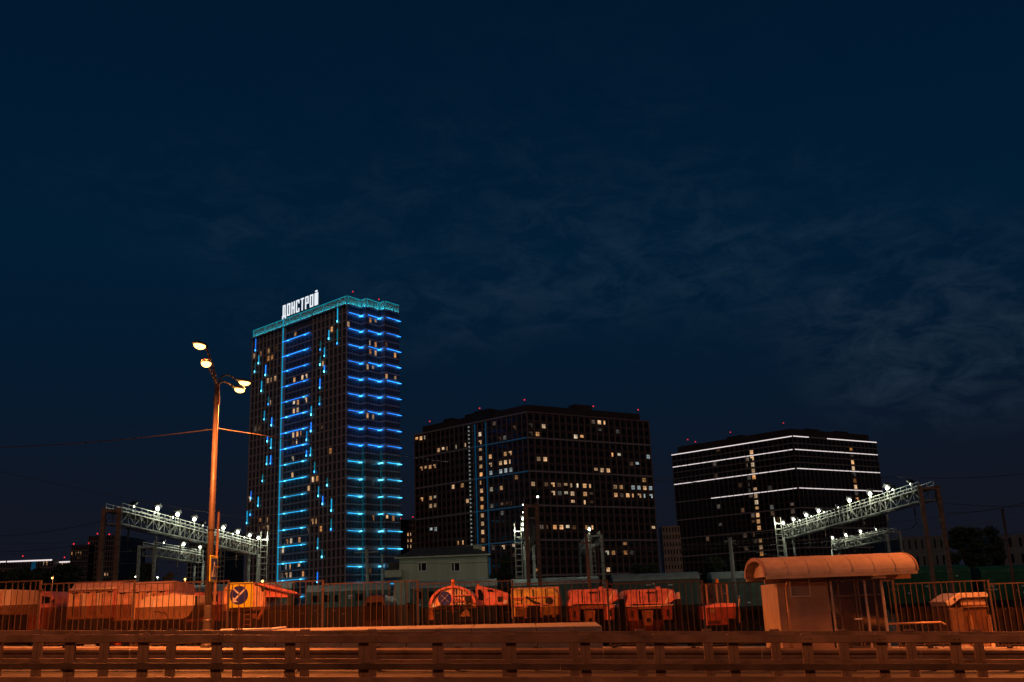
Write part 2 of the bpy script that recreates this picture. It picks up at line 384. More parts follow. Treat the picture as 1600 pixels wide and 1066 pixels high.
# ============================================================ CONCRETE RAMP PARAPET on the far side
def tz(px, py, y): p = P(px, py, y); return p.z
y0, y1 = 27.9, 30.3
t = thing('concrete_parapet', (P(640, 980, y0).x, y0, slope(-2) + .4), 'long low concrete ramp wall with pale sloping top behind the barriers', 'concrete wall')
xr = P(941, 980, y0).x; n = 6; xl = P(330, 986, y0).x
for i in range(n):
    a = xl + (xr - xl) * i / n; b = xl + (xr - xl) * (i + 1) / n - .012
    def top(x, yy):
        k = (x - xl) / (xr - xl); pyf = 987.5 - 9.7 * k; px = 330 + 611 * k
        return P(px, pyf, y0).z + (0 if yy == y0 else .02 + .05 * k)
    mb = MB().add([(a, y0, slope(a) + .2), (b, y0, slope(b) + .2), (b, y1, slope(b) + .3), (a, y1, slope(a) + .3), (a, y0, top(a, y0)), (b, y0, top(b, y0)), (b, y1, top(b, y1)), (a, y1, top(a, y1))],
                  [(3, 2, 1, 0), (4, 5, 6, 7), (0, 1, 5, 4), (1, 2, 6, 5), (2, 3, 7, 6), (3, 0, 4, 7)])
    mb.build('concrete_block', M['concrete'], t, bevel=.02, world=True)
mb = MB().add([(xl - 1.2, y0 + .3, slope(xl) + ZW - .2), (xl + 2.9, y0 + .3, slope(xl) + ZW), (xl + 2.9, y0 + .6, slope(xl) + ZW)], [(0, 1, 2)])
pb = thing('pipe', (0, 0, 0), 'pale metal pipe lying along the concrete ramp beside the street lamp', 'pipe')
pts = [P(345, 985, 28.4), P(425, 983, 28.4), P(447, 980.5, 28.4)]
pb.location = pts[0]
MB().path(pts, .035).build('pipe_length', M['white'], pb, world=True, smooth=True)

# ============================================================ FENCE
PW = 139 * YF / F / .967
t = thing('railing_fence', (0, YF, ZW), 'tall brown vertical-bar fence with dark netting along its foot, behind the street lamp', 'fence')
FH = 2.05
barm = MB().box(-.011, .011, -.011, .011, .10, FH - .02).mesh('bar', M['fence'])
railm = MB().box(.05, PW - .05, -.018, .018, 0, .035).mesh('rail', M['fence'])
postm = MB().box(-.032, .032, -.032, .032, -.15, FH + .05).box(-.038, .038, -.038, .038, FH + .05, FH + .062).mesh('post', M['fence'])
hookm = MB().box(-.09, .09, -.05, .05, 0, .03).mesh('clamp', M['fence'])
netm = MB().box(.06, PW - .06, .026, .030, .05, 1.28).mesh('netting', M['net'])
xf0 = P(653, 950, YF).x
gap = random.Random(3)
for k in range(-5, 7):
    x0 = xf0 + k * PW; z0 = -S * (x0 + PW / 2)
    po = inst('post', postm, t, (x0, 0, -S * x0), rz=gap.uniform(-.05, .05))
    inst('clamp', hookm, po, (0, 0, FH - .28)); inst('clamp', hookm, po, (0, 0, .32))
    inst('rail', railm, t, (x0, 0, z0 + FH - .035)); inst('rail', railm, t, (x0, 0, z0 + .09))
    if k != 4: inst('netting', netm, t, (x0, 0, z0))
    nb = 15
    for i in range(nb):
        x = x0 + PW * (i + .75) / (nb + .5)
        inst('bar', barm, t, (x + gap.uniform(-.012, .012), 0, z0), rot=(gap.uniform(-.006, .006), gap.uniform(-.008, .008), 0))
inst('post', postm, t, (xf0 + 7 * PW, 0, -S * (xf0 + 7 * PW)))

# ============================================================ STREET LAMPS
headm = None
def street_lamp(base, top_h, heads, label, energy, joints, group='sodium street lamps along the road'):
    t = thing('street_lamp', base, label, 'street lamp', group)
    b = Vector(base)
    MB().lathe([(.19, 0), (.19, .09), (.155, .13), (.155, .44), (.18, .47), (.18, .53), (.14, .57), (.14, .78), (.155, .80), (.155, .84), (.125, .88), (.12, 1.25), (.105, 1.3)], 16).build('base', M['lamp'], t, smooth=False)
    MB().lathe([(.105, 1.0), (.10, 3.6), (.078, top_h - .9)], 16).build('pole', M['lamp'], t, smooth=True)
    MB().lathe([(.106, 3.6), (.106, 3.66)], 16).build('collar', M['dark'], t)
    MB().lathe([(.10, top_h - 1.05), (.10, top_h - .75), (.075, top_h - .7), (.075, top_h - .35)], 14).build('collar', M['lamp'], t)
    for i, (h, face) in enumerate(heads):
        h = Vector(h) - b; face = Vector(face).normalized(); mid = Vector((0, 0, top_h - .5)); s_ = joints[i]
        root_ = mid + Vector((face.x * .05, face.y * .05, 0)); pts = []
        endp = h - face * .25
        ctl = root_ + Vector((0, 0, 1)) * (endp.z - root_.z) * .85
        for k in range(9):
            q = k / 8; pts.append(root_ * (1 - q) ** 2 + ctl * 2 * q * (1 - q) + endp * q * q)
        MB().path(pts, .035, 8).build('arm', M['lamp'], t, smooth=True)
        # cobra head: rounded housing with a bowl lens
        yaw = math.atan2(face.y, face.x)
        hb = MB(); rings = []
        for k, (u, wd, hz) in enumerate([(-.32, .05, .05), (-.2, .10, .08), (0, .16, .11), (.22, .155, .10), (.38, .08, .05)]):
            ring = [(u, wd * math.cos(a * math.pi / 6), hz * math.sin(a * math.pi / 6)) for a in range(7)]
            rings.append(ring)
        for r_ in rings: hb.v += [Vector(q) for q in r_]
        for k in range(4):
            for a in range(6): hb.f.append((k * 7 + a, k * 7 + a + 1, (k + 1) * 7 + a + 1, (k + 1) * 7 + a))
        hb.f.append(tuple(range(7))); hb.f.append(tuple(range(34, 27, -1)))
        ho = hb.build('lamp_head', M['lamp'], t, smooth=True, loc=h, rz=yaw)
        lb = MB()
        for k in range(5):
            ph = k / 4 * math.pi / 2
            lb.v += [Vector((.10 + .24 * math.cos(ph) * math.cos(a * math.pi / 6), .15 * math.cos(ph) * math.sin(a * math.pi / 6), -.02 - .12 * math.sin(ph))) for a in range(12)]
        for k in range(4):
            for a in range(12): lb.f.append((k * 12 + a, (k + 1) * 12 + a, (k + 1) * 12 + (a + 1) % 12, k * 12 + (a + 1) % 12))
        lb.build('lens', M['sodium'], ho, smooth=True)
        ld = bpy.data.lights.new('lamp_light', 'SPOT'); ld.energy = energy; ld.color = SOD; ld.shadow_soft_size = .16; ld.spot_size = R(168); ld.spot_blend = .5
        lo = bpy.data.objects.new('lamp_light', ld); col.objects.link(lo); lo.parent = t
        lo.location = h + Vector((face.x * .1, face.y * .1, -.24)); lo.rotation_euler = (0, 0, 0)
    return t
YL = 32.4
lb = P(323, 1008, YL); lb.z = slope(lb.x) + ZW
h1, h2, h3, h4 = P(315, 540, 29.0), P(323, 568, 29.6), P(379, 596, 35.4), P(372, 607, 34.9)
toph = P(344, 600, YL).z - lb.z + .35
HE = 4400
street_lamp(lb, toph, [(h1, (-.25, -1, 0)), (h2, (.18, -1, 0)), (h3, (.55, .8, 0)), (h4, (.35, 1, 0))], 'lit sodium street lamp with four heads on a tall orange-lit post', HE, (0, 0, 0, 0))
print('lamp', lb, toph)
for dx, nm in ((30, 'street lamp further down the road beyond the bus shelter, outside the picture'), (-34, 'street lamp further up the road, outside the picture')):
    bb = Vector((lb.x + dx, YL, slope(lb.x + dx) + ZW)); dz = Vector((dx, 0, slope(dx)))
    street_lamp(bb, toph, [(h1 + dz, (-.25, -1, 0)), (h2 + dz, (.18, -1, 0)), (h3 + dz, (.55, .8, 0)), (h4 + dz, (.35, 1, 0))], nm, HE, (0, 0, 0, 0))
for x, nm in ((-14, 'street lamp on the near pavement behind the viewer, up the road'), (13, 'street lamp on the near pavement behind the viewer, down the road')):
    bb = Vector((x, 1.5, slope(x) + .26))
    street_lamp(bb, toph, [(bb + Vector((-.5, 4.6, toph + .5)), (-.1, 1, 0)), (bb + Vector((.5, 4.6, toph + .4)), (.1, 1, 0))], nm, HE * .5, (0, 0))
# pedestrian crossing sign on the lamp post
t = thing('road_sign', P(334, 889, 32.15), 'yellow-framed blue pedestrian crossing sign turned edge-on, fixed to the street lamp post', 'road sign', rz=R(90))
w_ = .40
MB().box(-w_, w_, -.012, .012, -w_, w_).build('board', M['yellow'], t, bevel=.01)
MB().box(-.30, .30, -.018, -.0125, -.32, .32).build('panel', M['signblue'], t)
MB().prism([(-.25, -.25), (.25, -.25), (0, .22)], 'y', -.024, -.0185).build('triangle', M['white'], t)
mb = MB().prism([(-.02, -.02), (.03, -.02), (.02, .06), (-.02, .06)], 'y', -.030, -.0245)
mb.beam((0, -.027, -.02), (-.09, -.027, -.19), .03, .006); mb.beam((0, -.027, -.02), (.08, -.027, -.18), .03, .006); mb.beam((-.07, -.027, -.02), (.07, -.027, .04), .025, .006); mb.box(-.02, .02, -.030, -.0245, .075, .11)
mb.build('walking_figure', M['dark'], t)
MB().tube((.18, .02, .05), (.18, .02, .08), .15, n=12).build('clamp', M['steel'], t)
# thin cable strung past the lamp
def wire(pts, label, r=.012, sag=.3, cat='cable', group=None, name='cable', m='wire'):
    q = []
    for a, b in zip(pts, pts[1:]):
        a, b = Vector(a), Vector(b)
        for k in range(13):
            f = k / 12; p = a.lerp(b, f); p.z -= sag * 4 * f * (1 - f)
            if not q or (p - q[-1]).length > 1e-4: q.append(p)
    ob = MB().path(q, r, 5).build(name, M[m])
    return tag(ob, label, cat, group)
wire([P(-60, 700, 40), P(340, 670, YL)], 'sagging dark cable running up to the street lamp post from up the road', .018, .15)
wire([P(342, 670, YL), P(440, 685, 40), P(700, 722, 75), P(1080, 752, 100)], 'orange-lit cable running from the street lamp post across the tower', .018, .0, m='lamp')

# ============================================================ BUS SHELTER
sy0, sy1 = 31.2, 33.3
sx0 = P(1216, 940, sy0).x; sx1 = P(1384, 940, sy0).x
zg = slope((sx0 + sx1) / 2) + ZW
t = thing('bus_shelter', (sx0, sy0, zg), 'orange-lit bus shelter with curved barrel roof and glazed right half', 'bus shelter')
ry0, ry1 = 30.85, 33.65
rx0 = P(1197, 898, ry0).x; rx1 = P(1433, 890, ry0).x
eave = P(1300, 896, ry0).z - zg; crest = P(1290, 868, (ry0 + ry1) / 2).z - zg
wallz = eave - .03
W = sx1 - sx0; D = sy1 - sy0
# barrel roof: six curved sheets with standing seams
seams = [rx0 - sx0, P(1229, 880, 31).x - sx0, P(1262, 880, 31).x - sx0, P(1296, 880, 31).x - sx0, P(1330, 880, 31).x - sx0, P(1364, 880, 31).x - sx0, P(1397, 880, 31).x - sx0, rx1 - sx0]
def arc(ins, n=30):
    c, hw, hh = (ry0 + ry1) / 2 - sy0, (ry1 - ry0) / 2 - ins, crest - eave - ins * .6
    return [(c - hw * math.cos(math.pi * k / n), eave + hh * math.sin(math.pi * k / n) ** .85) for k in range(n + 1)]
rf = MB(); o_ = arc(0); i_ = arc(.05)
rp = MB().prism([(o_[0][0], eave - .09), (o_[0][0] + .05, eave - .09)] + i_[0:1] , 'x', rx0 - sx0, rx1 - sx0)
for k in range(len(seams) - 1):
    a, b = seams[k] + .006, seams[k + 1] - .006
    o2 = arc(random.uniform(0, .008)); MB().prism(o2 + list(reversed(i_)), 'x', a, b).build('roof_sheet', M['shelter'], t, smooth=False)
sm_ = MB().prism(arc(-.007) + list(reversed(arc(.02))), 'x', -.018, .018).mesh('roof_seam', M['shelter'])
for k in range(1, len(seams) - 1):
    inst('roof_seam', sm_, t, (seams[k], 0, 0), scale=((2.2, 1, 1) if k == 3 else (.7, 1, 1)))
for yy in (ry0 - sy0, ry1 - sy0 - .07):
    MB().box(rx0 - sx0, rx1 - sx0, yy - .012, yy + .075, eave - .10, eave - .005).build('gutter', M['shelter'], t)
MB().prism(arc(-.01) + list(reversed(arc(.17))), 'x', rx0 - sx0 - .05, rx0 - sx0 - .003).build('arch_trim', M['shelter2'], t)
MB().prism(arc(-.01) + list(reversed(arc(.17))), 'x', rx1 - sx0 + .003, rx1 - sx0 + .05).build('arch_trim', M['shelter2'], t)
MB().prism(arc(.19), 'x', rx0 - sx0 + .22, rx0 - sx0 + .26).build('gable_panel', M['shelter'], t)
MB().prism(arc(.19), 'x', rx1 - sx0 - .26, rx1 - sx0 - .22).build('gable_panel', M['shelter'], t)
MB().box(rx0 - sx0 + .05, rx1 - sx0 - .05, .10, .22, eave - .22, eave - .102).build('beam', M['shelter2'], t)
# walls
half = P(1296, 940, sy0).x - sx0
MB().box(0, .05, .052, D, .02, wallz - .2).build('end_wall', M['shelter'], t, bevel=.01)
MB().box(W - .09, W, .052, D, .02, wallz - .2).build('end_wall', M['shelter'], t, bevel=.01)
MB().box(0, half, 0, .05, .02, wallz - .2).build('front_panel', M['shelter2'], t, bevel=.01)
MB().box(.051, W - .1, D - .06, D - .001, .02, wallz - .2).build('back_wall', M['shelter'], t)
MB().box(half + .25, half + .95, D - .075, D - .062, .9, 1.75).build('poster', M['white'], t)
vx0 = P(1238, 940, sy0).x - sx0; vx1 = P(1266, 940, sy0).x - sx0; vz0 = P(1250, 931, sy0).z - zg; vz1 = P(1250, 905, sy0).z - zg
vent = MB().box(vx0 - .04, vx1 + .04, -.03, -.002, vz0 - .04, vz0).box(vx0 - .04, vx1 + .04, -.03, -.002, vz1, vz1 + .04).box(vx0 - .04, vx0, -.03, -.002, vz0, vz1).box(vx1, vx1 + .04, -.03, -.002, vz0, vz1).build('vent_frame', M['shelter'], t)
sl = MB().add([(vx0, -.028, 0), (vx1, -.028, 0), (vx1, -.004, .05), (vx0, -.004, .05), (vx0, -.024, -.004), (vx1, -.024, -.004), (vx1, -.001, .046), (vx0, -.001, .046)], [(0, 1, 2, 3), (7, 6, 5, 4), (0, 4, 5, 1), (3, 2, 6, 7)]).mesh('vent_slat', M['shelter2'])
nsl = 9
for k in range(nsl): inst('vent_slat', sl, vent, (0, 0, vz0 + (vz1 - vz0) * k / nsl))
px_ = P(1229, 940, sy0).x - sx0
MB().path([(px_ + .12, -.1, eave - .1), (px_, -.07, eave - .35), (px_, -.07, .1), (px_ + .02, -.14, .03)], .035, 8).build('downpipe', M['shelter2'], t, smooth=True)
# glazed half
frames = [P(q, 940, sy0).x - sx0 for q in (1301, 1312, 1338, 1343, 1354, 1368)]
for x in frames: MB().box(x - .035, x + .035, 0, .06, .02, wallz - .2).build('frame_post', M['frame' if x not in (frames[0], frames[4]) else 'shelter'], t, bevel=.006)
MB().box(half + .01, W - .1, .005, .055, wallz - .198, wallz - .12).build('frame_rail', M['frame'], t)
MB().box(half + .01, W - .1, .008, .052, wallz * .70, wallz * .70 + .05).build('frame_rail', M['frame'], t)
MB().box(half + .01, W - .1, .008, .052, .02, .10).build('frame_rail', M['frame'], t)
fr2 = [half] + frames + [W - .09]
for a, b in zip(fr2, fr2[1:]):
    if b - a < .15: continue
    MB().box(a + .036, b - .036, .026, .034, .11, wallz * .70 - .005).build('glass_pane', M['glass'], t)
    MB().box(a + .036, b - .036, .026, .034, wallz * .70 + .055, wallz - .2).build('glass_pane', M['glass'], t)
MB().box(frames[2] - .12, frames[2] + .1, -.05, -.015, .85, .89).build('handle', M['white'], t)
MB().box(half + .1, W - .2, D - .5, D - .1, .42, .47).box(half + .15, half + .2, D - .45, D - .15, 0, .42).box(W - .3, W - .25, D - .45, D - .15, 0, .42).build('bench', M['wood'], t)
mb = MB().box(-.03, W + .02, -.03, D + .02, -.05, .02).build('floor_slab', M['concrete'], t)
MB().box(P(1378, 890, 31).x - sx0 - .3, P(1378, 890, 31).x - sx0 + .1, -.2, .1, eave - .19, eave - .115).build('lamp_box', M['white'], t)
# ground-level handrail right of the shelter
t = thing('handrail', P(1384, 976, 33.2), 'low pale handrail between the bus shelter and the fence clamp', 'handrail')
MB().path([P(1384, 975, 33.2), P(1470, 972, 33.2), P(1477, 976, 33.2)], .03).build('pipe_length', M['shelter2'], t, world=True, smooth=True)
for q in (1400, 1440, 1468): 
    a = P(q, 974, 33.2); MB().tube(a, (a.x, a.y, slope(a.x) + ZW), .022, n=6).build('post', M['lamp'], t, world=True)

# ============================================================ YARD VEHICLES
YV = 48.0
SC = YV / F * 1.035
def vx(px, y=YV): return (px - 800) / F * y * 1.035
def V(name, px, label, cat, y=YV, group=None, rz=0):
    x = P(px, 940, y).x
    return thing(name, (x, y, slope(x, y) + ZY), label, cat, group, rz)
def hh(py, y=YV):        # height above the yard of a thing seen at photo row py
    return P(800, py, y).z - ZY
def sx(dpx, y=YV): return dpx / F * y * 1.0
def wheel_mesh(r, wd):
    me = MB().lathe([(r * .62, -wd / 2), (r * .93, -wd / 2), (r, -wd * .32), (r, wd * .32), (r * .93, wd / 2), (r * .62, wd / 2)], 18)
    for v in me.v: v.x, v.y, v.z = v.z, v.x, v.y
    hub = MB().lathe([(r * .1, -wd * .42), (r * .6, -wd * .30), (r * .61, wd * .30), (r * .1, wd * .42)], 14)
    for v in hub.v: v.x, v.y, v.z = v.z, v.x, v.y
    return me.mesh('wheel', M['rubber']), hub.mesh('rim', M['steel'])
WHEEL = wheel_mesh(.5, .32)
def loft(pa, ya, pb, yb):        # closed shell between two outlines with the same corner count, facing the street
    n = len(pa)
    return MB().add([(p[0], ya, p[1]) for p in pa] + [(p[0], yb, p[1]) for p in pb],
                    [tuple(range(n)), tuple(range(2 * n - 1, n - 1, -1))] + [(i, n + i, n + (i + 1) % n, (i + 1) % n) for i in range(n)])
def shrink(poly, kx, kz, dx=0, dz=0):
    cx_ = sum(p[0] for p in poly) / len(poly); cz_ = sum(p[1] for p in poly) / len(poly)
    return [(cx_ + (p[0] - cx_) * kx + dx, cz_ + (p[1] - cz_) * kz + dz) for p in poly]
def tail(t, w, z, y=-.02):       # lamp clusters, number plate, mudflaps
    for s_ in (-1, 1):
        o = MB().box(s_ * w * .42 - .16, s_ * w * .42 + .16, y - .03, y, z - .07, z + .07).build('lamp_cluster', M['taillamp'], t, bevel=.01)
        MB().box(s_ * w * .42 - .05, s_ * w * .42 + .05, y - .04, y - .031, z - .05, z + .05).build('indicator', M['beacon'], o)
        MB().box(s_ * w * .40 - .22, s_ * w * .40 + .22, .75, .77, .12, .62).build('mudflap', M['rubber'], t)
    MB().box(-.26, .26, y - .02, y, z - .19, z - .08).build('number_plate', M['white'], t)
def wheels(t, xs_, ys_, z=.5):
    for x in xs_:
        for y in ys_:
            wo = inst('wheel', WHEEL[0], t, (x, y, z)); inst('rim', WHEEL[1], wo, (0, 0, 0))
def chassis(t, w, y0, y1, z=.85):
    MB().box(-w * .3, -w * .2, y0, y1, z - .1, z + .12).box(w * .2, w * .3, y0, y1, z - .1, z + .12).box(-w * .3, w * .3, y0 + .3, y0 + .42, z - .1, z + .1).build('chassis', M['dark'], t)
def lamp_round(t, x, y, z, r, m='beacon', n='tail_lamp'):
    MB().tube((x, y, z), (x, y - .05, z), r, n=12).build(n, M[m], t)
def truck_cab(t, w, y, m, z=.9, h=1.5):
    c = MB().prism([(y, z), (y + 1.7, z), (y + 1.75, z + h * .5), (y + 1.5, z + h), (y + .1, z + h), (y, z + h * .9)], 'x', -w / 2, w / 2).build('cab', M[m], t, bevel=.02)
    MB().box(-w * .36, w * .36, y - .02, y - .003, z + h * .5, z + h * .85).build('rear_window', M['pane'], c)

# two dump trucks seen from the back
def dump(px0, px1, top, bot, label, m, tarp_roll):
    w = sx(px1 - px0); t = V('dump_truck', (px0 + px1) / 2, label, 'dump truck', group='dump trucks parked behind the fence')
    z0, z1 = hh(bot), hh(925); zt = hh(top)
    b = MB().box(-w / 2, w / 2, .1, 4.2, z0, z1).build('dump_body', M[m], t, bevel=.03)
    rib = MB().prism([(-.10, .1), (-.06, -.09), (.06, -.09), (.10, .1)], 'z', z0 + .07, z1 - .06).mesh('rib', M['pale_orange'])  # ribs paler than the body: light on them put into the colour
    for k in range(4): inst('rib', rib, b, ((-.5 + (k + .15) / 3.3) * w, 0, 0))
    MB().box(-w / 2, w / 2, -.11, .098, z0 - .05, z0 + .06).build('sill', M[m], b, bevel=.02)
    hd = MB().prism([(.02, z1 + .002), (.5, zt - .02), (.9, zt + .02), (3.8, zt - .1), (4.2, z1 + .002)], 'x', -w / 2 + .03, w / 2 - .02)
    hd.build('tarpaulin', M['tarp'], t, bevel=.025)
    if tarp_roll: MB().tube((-w / 2 + .05, -.02, z1 + .12), (w / 2 - .02, -.02, z1 + .12), .055, n=10).build('tarp_roll', M['pale_orange'], t, smooth=True)
    sl = MB().box(-.13, .13, -.004, .02, -.05, .02).mesh('hinge', M['dark'])
    for k in range(4): inst('hinge', sl, b, ((-.38 + k * .25) * w, .08, z1 - .02))
    chassis(t, w, .3, 6.0); wheels(t, (-w * .38, w * .38), (1.2, 2.5, 5.2)); truck_cab(t, w * .98, 4.5, m)
    MB().box(-w * .42, w * .42, .15, .25, .55, .72).build('bumper', M['dark'], t)
    tail(t, w, .64, .148)
    for k in range(5): MB().box(-w / 2 + w * (k + .5) / 5 - .012, -w / 2 + w * (k + .5) / 5 + .012, .075, .0985, z0 + .1, z1 - .1).build('panel_joint', M['dark'], b)
    for s_ in (-1, 1): MB().box(s_ * w * .47 - .03, s_ * w * .47 + .03, -.14, .09, z0 - .02, z1 + .04).build('tailgate_arm', M['red'], b)
    return t
dump(107, 180, 910, 966, 'orange dump truck with a rolled tarpaulin bar, behind the fence, first of the covered pair', 'orange', True)
dump(181, 262, 909, 968, 'orange dump truck under a taut tarpaulin, behind the pale hopper', 'orange', False)
# partial box at the picture's edge
t = V('skip_container', 2, 'amber steel skip box cut off by the picture edge behind the fence', 'skip', y=46)
MB().prism([(-1.6, hh(958, 46)), (.40, hh(962, 46)), (.5, hh(922, 46)), (-1.6, hh(920, 46))], 'y', 0, 2.6).build('box', M['pale_orange'], t, bevel=.03)
for k in range(4): MB().box(-1.3 + k * .42, -1.24 + k * .42, -.04, -.001, hh(956, 46), hh(924, 46)).build('rib', M['orange'], t)
MB().box(-1.5, .2, .2, 2.3, .12, hh(962, 46) - .002).build('base', M['dark'], t)
# red lorry with windowed cab
t = V('lorry', 54, 'dark red lorry cab with side window and roof bar, parked beside the amber skip', 'lorry', y=50)
w = sx(58, 50)
MB().prism([(-w * .5, .9), (w * .42, .9), (w * .5, hh(935, 50)), (w * .40, hh(925.5, 50)), (-w * .25, hh(923, 50)), (-w * .5, hh(926, 50))], 'y', 0, 2.2).build('cab', M['red'], t, bevel=.025)
MB().box(-w * .22, w * .14, -.02, -.004, hh(940, 50), hh(930, 50)).build('window', M['pane'], t)
MB().prism([(w * .2, hh(944, 50)), (w * .42, hh(944, 50)), (w * .44, hh(935, 50)), (w * .2, hh(932, 50))], 'y', -.02, -.004).build('window', M['pane'], t)
MB().box(-w * .5, -w * .28, -.06, 2.1, hh(926, 50), hh(924, 50)).build('roof_bar', M['orange'], t, bevel=.02)
MB().box(-w * .22, w * .14, -.03, -.005, hh(962, 50), hh(944, 50)).build('door_panel', M['orange'], t, bevel=.01)
MB().path([(w * .47, -.1, hh(942, 50)), (w * .56, -.2, hh(938, 50)), (w * .56, -.2, hh(948, 50))], .03, 6).build('mirror_arm', M['dark'], t)
chassis(t, w, 0, 4); wheels(t, (-w * .35, w * .35), (.6, 3.2))
# pale hopper with curved belly
t = V('spreader_hopper', 262, 'pale orange sand spreader hopper with rounded belly in front of the dump trucks', 'spreader', y=46)
y_ = 46; w = sx(84, y_); xl = -w * .5
pr = [(xl, hh(968, y_)), (w * .28, hh(969, y_)), (w * .38, hh(965, y_)), (w * .45, hh(956, y_)), (w * .5, hh(944, y_)), (w * .5, hh(932, y_)), (w * .1, hh(930, y_)), (xl * .8, hh(932, y_)), (xl * 1.0, hh(938, y_))]
MB().prism(pr, 'y', 0, 2.4).build('hopper', M['pale_orange'], t, bevel=.018)
MB().box(-w * .26, -w * .235, -.05, 0, hh(968, y_), hh(938, y_)).build('corner_strip', M['white'], t)
MB().path([(-w * .25, -.02, hh(955, y_)), (-w * .02, -.02, hh(958, y_))], .018, 6).build('seam', M['dark'], t)
MB().path([(-w * .02, -.03, hh(960, y_)), (w * .02, -.03, hh(961, y_)), (w * .02, -.03, hh(965, y_))], .018, 6).build('latch', M['dark'], t)
MB().prism([(-w * .1, hh(930.5, y_)), (0, hh(926.5, y_)), (.05, hh(926.5, y_)), (w * .2, hh(930.5, y_))], 'y', .5, 1.6).build('load_heap', M['tarp'], t, bevel=.02)
MB().tube((w * .53, -.1, .3), (w * .53, -.1, hh(933, y_)), .05, n=8).build('stanchion', M['dark'], t)
chassis(t, w, .2, 2.2, .7); wheels(t, (-w * .3, w * .42), (.5, 1.9))
# red loader beside the lamp
t = V('wheel_loader', 318, 'red wheel loader cab half hidden by the street lamp post', 'loader', y=51)
y_ = 51; w = sx(52, y_)
MB().prism([(-w * .5, hh(972, y_)), (w * .5, hh(972, y_)), (w * .5, hh(925, y_)), (-w * .25, hh(926, y_)), (-w * .5, hh(934, y_))], 'y', 0, 2).build('body', M['red'], t, bevel=.02)
MB().box(w * .22, w * .42, -.02, -.003, hh(941, y_), hh(930, y_)).build('window', M['pane'], t)
MB().path([(-w * .3, -.2, hh(932, y_)), (0, -.3, hh(937, y_)), (w * .05, -.3, hh(941, y_))], .04, 6).build('hose', M['dark'], t)
MB().box(-w * .4, w * .1, -.04, -.002, hh(946, y_), hh(943, y_)).build('trim_strip', M['pale_orange'], t)
wheels(t, (-w * .42, w * .42), (.3, 2.2), .5)
# sign truck: yellow board with blue roundel
t = V('sign_truck', 374, 'orange road-works truck carrying a yellow board with a blue arrow roundel', 'truck', y=46.5)
y_ = 46.5; c0 = 374
def q(px): return sx(px - c0, y_)
MB().prism([(q(346), hh(955, y_)), (q(411), hh(955, y_)), (q(411), hh(913, y_)), (q(352), hh(914, y_)), (q(346), hh(922, y_))], 'y', .25, 3.4).build('body', M['orange'], t, bevel=.018)
bd = MB().box(q(355), q(394), .03, .08, hh(950.5, y_), hh(910.5, y_)).build('sign_board', M['yellow'], t, bevel=.01)
cx, cz, rr = q(373), hh(930.5, y_), sx(13.8, y_)
MB().tube((cx, .027, cz), (cx, .012, cz), rr, n=32).build('roundel', M['signblue'], bd)
ar = MB().prism([(cx + .29, cz + .33), (cx + .34, cz + .28), (cx - .14, cz - .20), (cx - .04, cz - .30), (cx - .30, cz - .31), (cx - .30, cz - .05), (cx - .20, cz - .14)], 'y', .004, .0105)
ar.build('arrow', M['white'], bd)
MB().prism([(cx - .30, cz + .29), (cx - .25, cz + .33), (cx + .01, cz + .10), (cx - .05, cz + .05)], 'y', .004, .0105).build('arrow_bar', M['white'], bd)
MB().box(cx + .02, cx + .09, -.03, .02, .3, hh(950.5, y_) + .06).build('board_post', M['orange'], t)
for px in (397, 401, 405): MB().box(q(px) - .02, q(px) + .03, .16, .246, hh(953, y_), hh(917, y_)).build('rib', M['pale_orange'], t)
MB().prism([(q(395), hh(912, y_)), (q(398), hh(911, y_)), (q(412), hh(914.5, y_)), (q(461), hh(929, y_)), (q(461), hh(932, y_)), (q(412), hh(919, y_))], 'y', .05, .2).build('conveyor_arm', M['red'], t, bevel=.01)
MB().prism([(q(412), hh(935, y_)), (q(412), hh(920, y_)), (q(448), hh(931, y_)), (q(444), hh(937, y_))], 'y', .3, 3.0).build('hopper_side', M['red'], t, bevel=.02)
MB().tube((q(408), .2, hh(920, y_)), (q(408), .1, hh(920, y_)), .09, n=12).build('pulley', M['dark'], t)
MB().box(q(446), q(453), .1, .5, hh(975, y_), hh(931, y_)).build('arm_post', M['dark'], t, bevel=.02)
MB().prism([(q(412), hh(955, y_)), (q(404), hh(970, y_)), (q(399), hh(970, y_)), (q(406), hh(955, y_))], 'y', .1, .24).build('strut', M['orange'], t)
for px in (339.5, 397.5): MB().box(q(px) - .07, q(px) + .07, -.05, -.02, hh(968, y_), hh(960, y_)).build('mudflap_reflector', M['orange'], t, bevel=.01)
lad = MB().box(q(383), q(384), -.08, -.05, hh(980, y_), hh(961, y_)).box(q(392.5), q(393.5), -.08, -.05, hh(980, y_), hh(961, y_))
for py in (961.5, 969, 977): lad.box(q(384), q(392.5), -.078, -.052, hh(py, y_) - .02, hh(py, y_) + .02)
lad.build('ladder', M['orange'], t)
chassis(t, 2.2, .3, 5); wheels(t, (-.85, .85), (1.0, 4.2)); MB().box(q(350), q(445), .6, 3.0, .9, hh(955.5, y_)).build('tank', M['dark'], t, bevel=.1)
truck_cab(t, 1.9, 3.7, 'orange')
